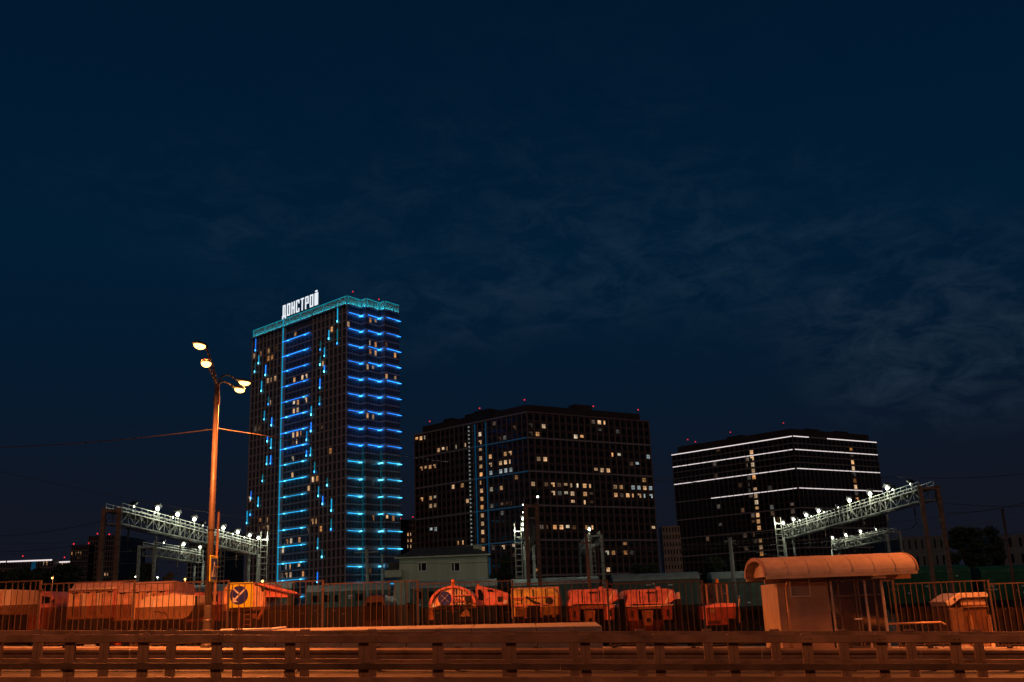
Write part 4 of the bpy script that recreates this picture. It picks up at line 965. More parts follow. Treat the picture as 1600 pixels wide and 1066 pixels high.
wagon(1111, 1250, 891, 108, 'green wagon with rounded roof partly hidden by the bus shelter', 'wagonroof', 'wagon')
wagon(1385, 1515, 884, 112, 'dark green goods wagon right of the bus shelter roof', 'boxcar', 'boxcar')
wagon(1530, 1660, 882, 112, 'dark green goods wagon behind the slim pale pole', 'boxcar', 'boxcar')
wagon(120, 290, 916, 108, 'dark wagon behind the two dump trucks', 'wagonroof', 'wagon')
# tracks (rails) under the wagons
for y in (107.2, 109.6, 98, 99.6, 90, 91.6):
    o = MB().box(-120, 120, y - .04, y + .04, ZY, ZY + .16).build('rail_track', M['steel']); struct(o)

# ============================================================ SIGNAL HOUSE
yh = 122
a, b = P(624, 868, yh), P(761, 868, yh); g = ZY
zb = P(690, 906, yh).z - g; zt_ = P(690, 869, yh).z - g
t = thing('signal_house', (a.x, yh, g), 'pale sided two-storey signal house with dark roof above the yard wagons', 'house')
w_ = b.x - a.x
wall = MB().box(0, w_, 0, 7, zb - 2.5, zt_).build('wall', M['siding'], t)
lap = MB().add([(0, -.001, 0), (w_, -.001, 0), (w_, -.05, 0), (0, -.05, 0), (0, -.001, .36), (w_, -.001, .36)], [(0, 3, 2, 1), (3, 0, 4), (1, 2, 5), (2, 3, 4, 5)]).mesh('siding_board', M['siding'])
k = zb - 2.3
while k < zt_ - .3: inst('siding_board', lap, wall, (0, 0, k)); k += .37
zr = P(690, 859, yh).z - g
rf = MB().add([(-.5, -.5, zt_ + .002), (w_ + .4, -.5, zt_ + .002), (w_ + .4, 7.5, zt_ + .002), (-.5, 7.5, zt_ + .002), (1.6, 3.4, zr + .5), (w_ - 2, 3.4, zr + .5)], [(3, 2, 1, 0), (0, 1, 5, 4), (1, 2, 5), (2, 3, 4, 5), (3, 0, 4)]).build('roof', M['roofdark'], t)
MB().box(w_ - 1.7, w_ - .7, 2.2, 3.2, zt_ + .4, zr + .55).build('chimney', M['siding'], rf)
MB().box(-.55, w_ + .45, -.56, -.501, zt_ - .14, zt_ + .05).build('fascia', M['siding'], t)
for (q0, q1) in ((654.5, 666), (706, 718)):
    x0, x1 = P(q0, 885, yh).x - a.x, P(q1, 885, yh).x - a.x; z0, z1 = P(q0, 892, yh).z - g, P(q0, 880, yh).z - g
    f = MB().box(x0 - .07, x1 + .07, -.10, -.052, z0 - .07, z0).box(x0 - .07, x1 + .07, -.10, -.052, z1, z1 + .07).box(x0 - .07, x0, -.10, -.052, z0, z1).box(x1, x1 + .07, -.10, -.052, z0, z1).box(x0 + .28 * (x1 - x0), x0 + .38 * (x1 - x0), -.10, -.052, z0, z1).build('window', M['white'], t)
    MB().box(x0, x1, -.06, -.052, z0, z1).build('pane', M['pane'], f)
x0 = P(603, 895, yh).x - a.x
MB().box(x0, .4, -1.2, -.06, P(603, 903, yh).z - g, P(603, 892, yh).z - g).build('balcony', M['siding'], t)
MB().prism([(x0, zt_ - .4), (-.02, zt_ - .4), (-.02, P(615, 892, yh).z - g - .1), (x0, P(603, 892, yh).z - g - .1)], 'y', 2, 6).build('lean_to', M['roofdark'], t)
px0, px1 = P(617, 930, yh).x - a.x, P(633, 930, yh).x - a.x
MB().prism([(px0, zb + .1), (px1, zb + .1), (px1 + .1, 3.2), (px1 + 1.0, 0), (px0 - 1.2, 0), (px0 - .1, 3.2)], 'y', -.8, .8).build('pier', M['siding'], t)

# ============================================================ TREES
def tree(px, top, y, wpx, label, seed, nl=5200, group='dark trees beyond the tracks'):
    rnd = random.Random(seed); tp = P(px, top, y); g = ZY; h = tp.z - g; hw = wpx / F * y / 2
    t = thing('tree', (tp.x, y, g), label, 'tree', group)
    tr = MB().tube((0, 0, 0), (rnd.uniform(-.2, .2), 0, h * .45), h * .035, h * .022, 8)
    clumps = []
    for k in range(13):
        a = rnd.uniform(0, 6.28); rr = rnd.uniform(.15, .85); z = h * rnd.uniform(.35, .92)
        rad = hw * (1 - .55 * abs(z / h - .6) / .4) * rr
        c = Vector((math.cos(a) * rad, math.sin(a) * rad, z)); clumps.append((c, hw * rnd.uniform(.28, .5)))
        tr.tube((0, 0, h * rnd.uniform(.25, .45)), c, h * .014, h * .004, 5)
    tr.build('trunk', M['bark'], t)
    lf = MB(); ls = hw * .085
    for k in range(nl):
        c, r_ = rnd.choice(clumps); v = Vector((rnd.gauss(0, 1), rnd.gauss(0, 1), rnd.gauss(0, 1))).normalized() * r_ * rnd.random() ** .45
        v.z *= .75; p = c + v; d = Vector((rnd.uniform(-1, 1), rnd.uniform(-1, 1), rnd.uniform(-1, 1))).normalized(); e = d.orthogonal().normalized()
        s_ = ls * rnd.uniform(.6, 1.4); lf.add([p - d * s_, p + e * s_ * .5, p + d * s_, p - e * s_ * .5], [(0, 1, 2, 3)])
    stuff(lf.build('crown', M['leaf'], t))
tree(1505, 812, 132, 74, 'large dark tree between the leaning brown masts and the slim pole', 1)
tree(1541, 820, 135, 50, 'dark tree just behind the slim pale pole', 2, 3600)
tree(782, 866, 140, 46, 'small dark tree between the signal house and the end-on gantry', 3, 3000)
tree(1004, 876, 150, 60, 'low dark tree at the foot of the wide middle block', 4, 3000)
tree(1110, 872, 150, 70, 'low dark tree at the foot of the white-striped block', 5, 3000)
tree(1175, 876, 150, 50, 'low dark tree touching the left end of the shelter roof', 6, 2600)
tree(90, 868, 170, 90, 'dark tree in front of the low lit block far left', 7, 3600)
tree(225, 880, 170, 80, 'dark tree behind the dump trucks', 8, 3600)
tree(262, 888, 150, 40, 'small tree glowing orange beside a far lamp', 9, 2600)
tree(20, 884, 160, 80, 'dark bushy tree at the far left edge', 10, 3000)
# small far lamps seen among the trees
def far_lamp(px, py, y, m, label, r, e=0):
    p_ = P(px, py, y); t = thing('yard_lamp', (p_.x, y, ZY), label, 'lamp', 'small far lamps')
    MB().tube((0, 0, 0), (0, 0, p_.z - ZY + .2), .06, .05, 6).build('post', M['gal'], t)
    MB().lathe([(r * .3, -r), (r, -r * .2), (r * .5, r * .5)], 10, (0, -.2, p_.z - ZY)).build('globe', M[m], t)
    if e: point('lamp_glow', t, (0, -.6, p_.z - ZY), e, SOD if m == 'sodium' else (.9, 1, .8), .1)
far_lamp(290, 905, 146, 'sodium', 'tiny orange lamp lighting a small tree behind the dump trucks', .16, 400)
far_lamp(83, 903, 140, 'sodium', 'tiny orange lamp far left above the fence', .14, 60)
far_lamp(411, 908, 104, 'sodium', 'tiny orange lamp at the foot of the left gantry ladder', .14, 60)
far_lamp(247, 902, 140, 'flood', 'tiny white lamp behind the dump trucks', .1, 0)
far_lamp(213, 901, 140, 'flood', 'tiny white lamp left of the distant gantry mast', .1, 0)

# ============================================================ BUILDINGS
class Face:
    def __init__(s, p0, p1):
        s.p0 = Vector((p0[0], p0[1], 0)); s.p1 = Vector((p1[0], p1[1], 0)); d = s.p1 - s.p0; s.W = d.length; s.u = d / s.W
        s.rz = math.atan2(s.u.y, s.u.x); s.n = Vector((s.u.y, -s.u.x, 0))      # outward
    def hit(s, px, py):
        d = ray(px, py); k = (s.p0 - CAM).dot(s.n) / d.dot(s.n); p = CAM + d * k
        return (p - s.p0).dot(s.u), p.z
    def at(s, a, z=0, out=0): return s.p0 + s.u * a + s.n * out + Vector((0, 0, z))
def crop(lst, ox, oy, k): return [(ox + a / k, oy + b / k) for a, b in lst]
class Building:
    def __init__(s, name, label, pts, z0, z1, body_m, cat='building'):
        s.t = thing(name, (pts[0][0], pts[0][1], 0), label, cat); s.o = Vector(s.t.location); s.nwin = 0; s.rest = {}
        MB().prism([(p[0], p[1]) for p in pts], 'z', z0, z1).build('wall', M[body_m], s.t, world=True)
    def put(s, name, me, face, a, z, out=0):
        return inst(name, me, s.t, face.at(a, z, out) - s.o, rz=face.rz)
    def bands(s, face, zs, h, proud, m, name='floor_band', a0=0, a1=None):
        a1 = face.W if a1 is None else a1
        me = MB().box(a0, a1, -proud, -.004, -h / 2, h / 2).mesh(name, M[m])
        for z in zs: s.put(name, me, face, 0, z)
    def ribs(s, face, as_, w, proud, z0, z1, m, name='pilaster'):
        me = MB().box(-w / 2, w / 2, -proud, -.003, z0, z1).mesh(name, M[m])
        for a in as_: s.put(name, me, face, a, 0)
    def windows(s, face, cols, zs, ww, wh, lit, key, maxn=300, pane='pane', mull=1):
        # zs: window bottom heights; lit: dict (col, row) -> material key
        dark = MB().box(-ww / 2, ww / 2, -.05, -.002, 0, wh).mesh('window', M[pane])
        def litmesh(mk):
            mb = MB(); nx = 2
            for i in range(nx):
                x0 = -ww / 2 + ww * i / nx + .05; x1 = -ww / 2 + ww * (i + 1) / nx - .05
                for z0, z1 in ((.05, wh * .62), (wh * .62 + .1, wh - .05)): mb.box(x0, x1, -.085, -.052, z0, z1)
            return mb.mesh('lit_pane', M[mk])
        def litpart(mk, v):
            mb = MB(); h_ = ww / 2
            if v == 1: mb.box(-h_ + .05, -.05, -.085, -.052, .05, wh - .05)
            elif v == 2: mb.box(-h_ + .05, h_ - .05, -.085, -.052, wh * .35, wh - .05)
            elif v == 3: mb.box(-h_ + .05, -h_ * .35, -.085, -.052, .05, wh - .05).box(-h_ * .25, h_ - .05, -.085, -.052, .05, wh - .05)
            else: mb.box(.05, h_ - .05, -.085, -.052, .05, wh - .05).box(-h_ + .05, -.05, -.085, -.052, wh * .6, wh - .05)
            return mb.mesh('lit_pane', M[mk])
        lm_ = {}
        for r_, z in enumerate(zs):
            for c_, a in enumerate(cols):
                mk = lit.get((c_, r_))
                if mk:
                    o = s.put('window', dark, face, a, z); s.nwin += 1
                    v = random.choice((0, 0, 0, 1, 2, 3, 3, 4))
                    if (mk, v) not in lm_: lm_[(mk, v)] = litpart(mk, v) if v else litmesh(mk)
                    inst('lit_pane', lm_[(mk, v)], o, (0, 0, 0))
        cand = sorted([(r_, c_) for r_ in range(len(zs)) for c_ in range(len(cols)) if (c_, r_) not in lit])
        mb = MB()
        for r_, c_ in cand:
            if s.nwin < maxn: s.put('window', dark, face, cols[c_], zs[r_]); s.nwin += 1
            else:
                rot = Matrix.Rotation(face.rz, 3, 'Z'); base = face.at(cols[c_], zs[r_])
                b0 = MB().box(-ww / 2, ww / 2, -.05, -.002, 0, wh); mb.add([base + rot @ v for v in b0.v], b0.f)
        if mb.v: stuff(mb.build('window_rows', M[pane], s.t, world=True))
    def strip(s, face, a0, a1, z, h, m, out=.25, name='light_strip', d=.12):
        return MB().box(a0, a1, -out - d, -out, -h / 2, h / 2).build(name, M[m], s.t, loc=face.at(0, z) - s.o, rz=face.rz)
    def vstrip(s, face, a, w, z0, z1, m, out=.15, name='light_strip', d=.12):
        return MB().box(a - w / 2, a + w / 2, -out - d, -out, z0, z1).build(name, M[m], s.t, loc=face.at(0, 0) - s.o, rz=face.rz)
    def beacon(s, p):
        p = Vector(p); b = MB().tube((0, 0, -2.2), (0, 0, -.3), .06, n=6).build('beacon_mast', M['dark'], s.t, loc=p - s.o)
        MB().lathe([(.1, -.22), (.22, -.1), (.22, .12), (.1, .24)], 10).build('beacon', M['redlamp'], b)
def snap(face, lst, cols, zs, wh, mk):
    d = {}
    for px, py in lst:
        a, z = face.hit(px, py)
        c_ = min(range(len(cols)), key=lambda i: abs(cols[i] - a)); r_ = min(range(len(zs)), key=lambda i: abs(zs[i] + wh / 2 - z)); d[(c_, r_)] = mk
    return d

# ---------------------------------------------------- blue-lit tower
C = P(542.4, 462.3, 350); ZT = C.z
plan = [PZ(*p_, ZT) for p_ in ((396, 517), (542.4, 462.3), (564.7, 469.3), (572.2, 466.3), (592.9, 473.3), (601, 470.5), (623.3, 477.5))]
Lp, Rp = plan[0], plan[-1]; back = Lp + (Rp - plan[1])
poly = [(p_.x, p_.y) for p_ in plan] + [(back.x, back.y)]
T = Building('apartment_tower', 'tall dark apartment tower striped with blue light, rooftop letters on its parapet', [(plan[1].x, plan[1].y)] + poly[2:] + [poly[0]], -1, ZT - .6, 'facade_t')
fl = Face(Lp, plan[1]); fh = 3.035
zb0 = P(541, 488, 350).z
lines = [zb0 - k * fh for k in range(0, 36)]
_, zc0 = fl.hit(541, 476.5)
nc = 24; cw = fl.W / nc; cols = [cw * (i + .5) for i in range(nc)]
a_s, _ = fl.hit(444, 560); a_e, _ = fl.hit(487, 540)
cs, ce = round(a_s / cw), round(a_e / cw)
T.bands(fl, lines, .42, .22, 'pil'); T.bands(fl, [zc0 - .02], .4, .95, 'pil', 'ledge')
T.ribs(fl, [cw * i for i in range(nc + 1) if not cs < i < ce], .52, .30, 0, zc0, 'pil')
c1 = [(380,362),(118,490),(155,480),(215,455),(213,500),(240,495),(205,650),(235,640),(263,632),(395,645),(427,637),(458,628),(388,800),(420,790),(450,780),(385,850),(418,845),(620,308),(575,530),(222,790),(405,1050)]
c1d = [(275,437),(122,965),(153,960),(410,995),(378,1005),(440,995),(558,960)]
c2 = [(365,60),(395,52),(422,50),(390,110),(357,220),(352,325),(455,405),(495,343),(527,338),(52,478),(90,470),(145,610),(205,605),(203,655),(485,617),(517,610),(552,663),(332,750),(363,745),(397,745),(268,810),(302,805),(327,912),(358,910),(390,908),(325,970),(356,970),(435,960),(608,160)]
c2d = [(120,22),(150,18),(362,118),(170,660),(145,658),(445,680),(293,975),(262,975)]
A1, A2 = lambda l: crop(l, 370, 440, 4.263), lambda l: crop(l, 370, 660, 4.1)
zs = [z + .5 for z in lines[1:]] ; wh = 2.0
lit = snap(fl, A1(c1d) + A2(c2d), cols, zs, wh, 'dim'); lit.update(snap(fl, A1(c1) + A2(c2), cols, zs, wh, 'lit'))
zs_r = list(reversed(zs)); lit = {(c_, len(zs) - 1 - r_): m_ for (c_, r_), m_ in lit.items()}
T.windows(fl, cols, zs_r, cw * .50, wh, lit, 'l', 240, pane='pane_t')
# main vertical strip and horizontal bars
T.ribs(fl, [a_s - .4], 1.3, .36, 0, ZT, 'crown', 'light_channel')
T.vstrip(fl, a_s - .4, .55, 0, ZT, 'ledmain', .40)
T.bands(fl, [lines[k] for k in range(1, 35, 2)], 1.3, .24, 'band', 'spandrel', a_s + .4, a_e)
for k in range(1, 35, 2):
    m_ = 'blue' if k < 17 else 'cyan'
    T.strip(fl, a_s + .3, a_e - .3, lines[k] - .35, .08, m_, 1.05)
    for f_ in (.2, .82): T.strip(fl, a_s + f_ * (a_e - a_s) - .5, a_s + f_ * (a_e - a_s) + .5, lines[k] - .35, .3, 'cyanspot' if k >= 9 else 'bluespot', .85, 'spot_light')
# short vertical light drops on the pilasters
d1 = [(140,380,460),(163,490,545),(127,545,605),(188,560,630),(182,660,730),(207,770,825),(200,860,920),(227,910,965),(222,1030,1066),(622,325,385),(560,400,460),(593,440,500),(557,500,560),(588,560,605),(550,650,715),(545,770,825),(507,830,890),(503,940,1000),(467,1000,1060),(680,170,270),(668,320,420)]
d2 = [(485,0,60),(450,60,120),(445,180,220),(480,160,215),(510,255,320),(535,410,475),(573,360,410),(570,470,525),(610,490,570),(607,620,690),(525,740,810),(560,815,865),(518,960,1025),(237,100,165),(235,210,265),(205,215,270),(170,335,380),(105,440,490),(132,480,540),(100,560,595),(65,570,650)]
for i, (px, ya, yb) in enumerate([(370 + a / 4.263, 440 + b / 4.263, 440 + c_ / 4.263) for a, b, c_ in d1] + [(370 + a / 4.1, 660 + b / 4.1, 660 + c_ / 4.1) for a, b, c_ in d2]):
    a, z1 = fl.hit(px, ya); _, z0 = fl.hit(px, yb); a = min(fl.W - .4, max(.3, round(a / cw) * cw))
    T.vstrip(fl, a, .42, z0, z1, ('ledteal', 'dropcyan', 'ledteal', 'dropblue', 'dropcyan')[i % 5] if i % 7 else 'dropblue', .32, 'light_drop')
    T.vstrip(fl, a, .5, z0 - .1, z0 + .6, 'cyanspot' if i % 5 else 'bluespot', .45, 'spot_light')
# sawtooth right face
faces = [Face(plan[i], plan[i + 1]) for i in range(1, 6)]
rl1 = [(752,283),(880,250),(922,262),(880,403),(920,412),(880,457),(918,467),(1048,483),(875,562),(915,573),(1003,627),(1047,637),(870,885),(910,890)]
rl2 = [(665,150),(690,150),(640,655),(670,652),(695,655),(825,380),(825,490),(823,603),(865,605),(955,608),(998,610)]
rd = A1([(962,905),(1005,415),(970,425)]) + A2([(865,385),(815,935),(858,938)])
zst = [z + .42 for z in reversed(lines[1:])]
for i, f in enumerate(faces):
    T.bands(f, lines, .34, .18, 'pil'); longf = i % 2 == 0
    T.bands(f, [lines[k] for k in range(0, 35, 2)], 1.5, .12, 'band', 'spandrel')
    nn = max(2, round(f.W / 1.55)); cc = [f.W * (j + .5) / nn for j in range(nn)]
    lit = {}
    for lst, mk in ((rd, 'dim'), (A1(rl1) + A2(rl2), 'lit')):
        ok = [p_ for p_ in lst if -.2 < f.hit(*p_)[0] < f.W + .2 and longf]
        lit.update(snap(f, ok, cc, zst, 2.1, mk))
    T.windows(f, cc, zst, f.W / nn * .72, 2.1, lit, i, 300, pane='pane_t')
    for k in range(0, 34, 2):
        m_ = 'blue' if k < 17 else 'cyan'
        if i == 2 and k >= 18: continue          # the middle bay stays dark lower down
        T.strip(f, .05, f.W - .05, lines[k] - .3, .07, m_, 1.0)
        if longf: T.strip(f, f.W * .72, f.W - .2, lines[k] - .3, .22, 'bluespot' if k < 17 else 'cyanspot', .8, 'spot_light')
        elif i == 1 or k < 18: T.strip(f, .1, f.W * .6, lines[k] - .28, .34, 'bluespot' if k < 17 else 'cyanspot', .8, 'spot_light')
        elif i == 3: T.strip(f, .1, f.W * .9, lines[k] - .28, .34, 'cyanspot', .8, 'spot_light')
T.vstrip(faces[1], faces[1].W * .5, .5, 0, lines[16], 'tealdim', .25)
T.vstrip(faces[3], faces[3].W * .3, .4, 0, lines[16], 'tealdim', .2)
# glowing crown
for f in [fl] + faces:
    MB().box(.02, f.W - .02, -.10, -.004, zc0 + .15, ZT).build('crown_panel', M['crown'], T.t, loc=f.at(0, 0) - T.o, rz=f.rz)
    if f is not fl: T.bands(f, [zc0 - .02], .4, .95, 'pil', 'ledge', .02, f.W - .02)
    T.strip(f, .1, f.W - .1, zc0 + .24, .08, 'crownled', .55)
    T.strip(f, .1, f.W - .1, ZT - .06, .12, 'crownedge', .16)
    k = 0; st = 7.0 if f is fl else 4.0
    while k < f.W:
        T.vstrip(f, min(f.W - .3, k + .4), .35, zc0 - .1, ZT - .1, 'ledteal', .14, 'crown_fin'); k += st * random.uniform(.8, 1.3)
MB().box(-9, 9, -7, 7, ZT - .7, ZT + 1.6).build('plant_room', M['facade'], T.t, loc=Vector((-66, 372, 0)) - T.o, rz=fl.rz)
T.beacon(P(551.5, 456, 352)); T.beacon(P(426.5, 506, 384)); T.beacon(PZ(592, 468, ZT + 1.5))

# rooftop letters
def letter(ch):
    s_ = .12; w_ = .58; b = []
    Lf, Rt = (0, s_, 0, 1), (w_ - s_, w_, 0, 1)
    if ch == 'O': b = [Lf, Rt, (s_, w_ - s_, 0, s_ * .8), (s_, w_ - s_, 1 - s_ * .8, 1)]
    if ch == 'N': b = [Lf, Rt, (s_, w_ - s_, .42, .58)]
    if ch == 'C': b = [Lf, (s_, w_, 0, s_ * .8), (s_, w_, 1 - s_ * .8, 1), (w_ - s_, w_, s_ * .8, .3), (w_ - s_, w_, .7, 1 - s_ * .8)]
    if ch == 'T': b = [(0, w_, 1 - s_ * .8, 1), (w_ / 2 - s_ / 2, w_ / 2 + s_ / 2, 0, 1 - s_ * .8)]
    if ch == 'P': b = [Lf, (s_, w_, 1 - s_ * .8, 1), (s_, w_, .40, .40 + s_ * .8), (w_ - s_, w_, .40 + s_ * .8, 1 - s_ * .8)]
    if ch == 'D': b = [(.06, .06 + s_, .13, 1), (w_ - s_ - .04, w_ - .04, .13, 1), (.06 + s_, w_ - s_ - .04, 1 - s_ * .8, 1), (-.04, w_ + .06, 0, .13), (-.04, .08, -.14, 0), (w_ - .06, w_ + .06, -.14, 0)]
    if ch == 'J': b = [Lf, Rt, (.12, w_ - .12, 1.08, 1.20)]
    return b
a0, _ = fl.hit(442, 500); a1, _ = fl.hit(499.5, 479)
sg = thing('rooftop_sign', fl.at(a0, ZT, .1), 'white glowing rooftop letters spelling ДОНСТРОЙ on the tower parapet', 'sign')
sp = (a1 - a0) / 8.0; lh = 4.9; k_ = sp * .64 / .58
for i, ch in enumerate('DONCTPOJ'):
    mb = MB()
    for x0, x1, z0, z1 in letter(ch): mb.box(x0 * k_, x1 * k_, -.35, 0, z0 * lh, z1 * lh)
    if ch == 'J': mb.add([(.16 * k_, -.35, .0), (.34 * k_, -.35, 0), (.58 * k_ - .16 * k_, -.35, lh), (.24 * k_, -.35, lh), (.16 * k_, 0, .0), (.34 * k_, 0, 0), (.42 * k_, 0, lh), (.24 * k_, 0, lh)], [(0, 1, 2, 3), (7, 6, 5, 4), (0, 4, 5, 1), (2, 6, 7, 3), (1, 5, 6, 2), (3, 7, 4, 0)])
    mb.build('letter', M['letter'], sg, loc=fl.u * (i * sp + sp * .08) + Vector((0, 0, .75)), rz=fl.rz)
fr_ = MB().box(0, a1 - a0, .3, .45, .6, .75).box(0, a1 - a0, .3, .45, 3.4, 3.55)
for i in range(9): fr_.box(i * sp - .06, i * sp + .06, .3, .45, -.5, 4.6)
fr_.build('support_frame', M['dark'], sg, rz=fl.rz)

# ---------------------------------------------------- wide middle block
C = P(823, 643, 355); ZT2 = C.z; Lp, Rp = PZ(648, 679, ZT2), PZ(1013, 658, ZT2); back = Lp + (Rp - C)
B = Building('apartment_block', 'wide dark apartment block with scattered warm windows, between the blue tower and the white-striped block', [(q_.x, q_.y) for q_ in (C, Rp, back, Lp)], -1, ZT2, 'facade2')
f1, f2 = Face(Lp, C), Face(C, Rp); fh = 3.02
A3 = lambda l: crop(l, 640, 610, 3.5525)
zl1 = f2.hit(823, 610 + 262 / 3.5525)[1]; zrow = [zl1 + fh * k for k in range(-int(zl1 / fh), int((ZT2 - zl1) / fh))]
# left face
n1_ = 24; c1_ = [f1.W * (i + .5) / n1_ for i in range(n1_)]; n2_ = 20; c2_ = [f2.W * (i + .5) / n2_ for i in range(n2_)]
l_warm = A3([(55,268),(80,265),(33,275),(160,328),(188,322),(218,318),(275,305),(303,300),(55,425),(80,424),(106,420),(133,415),(250,515),(283,512),(80,622),(107,618),(133,613),(108,657),(135,655),(310,630),(285,847),(313,843),(460,355),(525,343),(560,337),(495,390),(527,385),(560,378),(460,400),(465,568),(500,562),(507,868),(575,862),(598,503)])
l_dim = A3([(460,193),(495,260),(525,255),(467,655),(500,647),(540,645),(575,640),(510,690),(470,870),(575,907),(590,205)])
l_cool = A3([(463,438),(495,432),(528,427),(562,422),(108,780),(135,778)])
r_warm = A3([(757,203),(717,243),(1053,185),(1088,187),(905,253),(940,257),(720,370),(760,373),(1130,350),(1165,352),(1030,428),(1067,432),(1103,432),(640,497),(688,497),(807,503),(918,508),(955,510),(993,512),(850,547),(920,550),(958,552),(813,590),(887,590),(922,593),(960,595),(922,635),(960,638),(1143,517),(1178,518),(1245,520),(1285,522),(1318,523),(1147,600),(1218,602),(1253,603),(820,767),(858,768),(895,768),(967,768),(1010,769),(1315,485),(1338,770),(1200,855),(1098,900),(1135,900),(1205,898),(707,992),(1105,988),(1290,603),(1325,604)])
r_dim = A3([(635,200),(1015,180),(1160,230),(1048,232),(770,500),(845,505),(810,545),(885,548),(997,552),(850,592),(1000,595),(1002,637),(1180,600),(740,767),(780,768),(930,769),(610,770),(693,768),(675,240),(1237,400),(1240,898)])
r_cool = A3([(1275,400),(1250,560),(1287,563),(1322,565),(1347,567),(1333,360),(1345,522)])
wz = [z + .75 for z in zrow]; wh = 1.55
for f, cc, sets in ((f2, c2_, ((r_dim, 'dim'), (r_warm, 'lit'), (r_cool, 'cool'))), (f1, c1_, ((l_dim, 'dim'), (l_warm, 'lit'), (l_cool, 'cool')))):
    lit = {}
    for l_, mk in sets: lit.update(snap(f, l_, cc, wz, wh, mk))
    cwd = f.W / len(cc)
    if f is f1:
        a_, _ = f1.hit(754, 740); cst = min(range(len(cc)), key=lambda i: abs(cc[i] - a_))
        for r_ in range(1, len(wz) - 1): lit[(cst, r_)] = 'lit'
    B.ribs(f, [cwd * i for i in range(len(cc) + 1)], .36, .22, 0, ZT2, 'pil2')
    B.bands(f, zrow, .30, .12, 'pil3')
    B.bands(f, [zl1 - 4 * fh * k for k in range(-0, 6)], .55, .34, 'band', 'cornice')
    B.windows(f, cc, wz, cwd * .56, wh, lit, 'x', 170 if f is f2 else 300)
B.bands(f1, [ZT2 - .2], .5, .3, 'band', 'cornice'); B.bands(f2, [ZT2 - .2], .5, .3, 'pil2', 'cornice')
a_, _ = f1.hit(745, 740); B.vstrip(f1, a_, .5, 0, ZT2 - 1, 'ledblue_dim', .4)
a_, _ = f1.hit(762, 740); B.vstrip(f1, a_, .4, 0, ZT2 - 1, 'ledblue_dim', .4)
a_, _ = f1.hit(741, 740)
for r_, z in enumerate(zrow[4:]):
    for k in range(2): B.strip(f1, a_ - 2.2, a_ - 1.6, z + .5 + 1.5 * k, .5, 'stairdot', .35, 'stair_light')
for z in (zl1, zl1 - 4 * fh, zl1 - 8 * fh, zl1 - 12 * fh): B.strip(f1, f1.hit(742, 740)[0], f1.W - .1, z, .22, 'ledblue_dim', .36)
cen = (Lp + Rp) / 2
ins = [cen + (q_ - cen) * .93 for q_ in (C, Rp, back, Lp)]
MB().prism([(q_.x, q_.y) for q_ in ins], 'z', ZT2 + .002, ZT2 + 3.0).build('penthouse', M['facade2'], B.t, world=True)
for f_, dx in ((.25, 0), (.45, 0), (.62, 0)):
    p_ = f1.at(f1.W * f_, 0, -6); MB().box(-2.4, 2.4, -2, 2, ZT2 + 3.0, ZT2 + 4.6).build('plant_room', M['facade'], B.t, loc=Vector((p_.x, p_.y, 0)) - B.o, rz=f1.rz)
p_ = f2.at(f2.W * .5, 0, -6); MB().box(-4, 4, -2, 2, ZT2 + 3.0, ZT2 + 5.2).build('plant_room', M['facade2'], B.t, loc=Vector((p_.x, p_.y, 0)) - B.o, rz=f2.rz)
p_ = f1.at(f1.hit(752, 660)[0], 0, -2.4); MB().box(-4, 4, -2, 2, ZT2 + .003, ZT2 + 4.2).build('stair_tower', M['facade'], B.t, loc=Vector((p_.x, p_.y, 0)) - B.o, rz=f1.rz)
for px, py in ((671.5, 658.5), (749.5, 638), (819.5, 625), (927, 635), (997, 640.5)): B.beacon(P(px, py, 372))

# ---------------------------------------------------- white-striped block
C = P(1238, 681, 437); ZT3 = C.z; Lp, Rp = PZ(1050, 710.7, ZT3), PZ(1368, 691, ZT3); back = Lp + (Rp - C)
B3 = Building('office_block', 'dark block ringed with white light lines, behind the right gantry', [(q_.x, q_.y) for q_ in (C, Rp, back, Lp)], -1, ZT3, 'facade')
f1, f2 = Face(Lp, C), Face(C, Rp)
A4 = lambda l: crop(l, 1040, 640, 4.1)
z4 = [f2.hit(1243, y_)[1] for y_ in (702.5, 732, 762.5)]
fh = (z4[0] - z4[2]) / 6; zrow = [z4[2] + fh * k for k in range(-int(z4[2] / fh), 8)]
n1_ = 26; c1_ = [f1.W * (i + .5) / n1_ for i in range(n1_)]; n2_ = 20; c2_ = [f2.W * (i + .5) / n2_ for i in range(n2_)]
wz = [z + .6 for z in zrow]; wh = 1.9
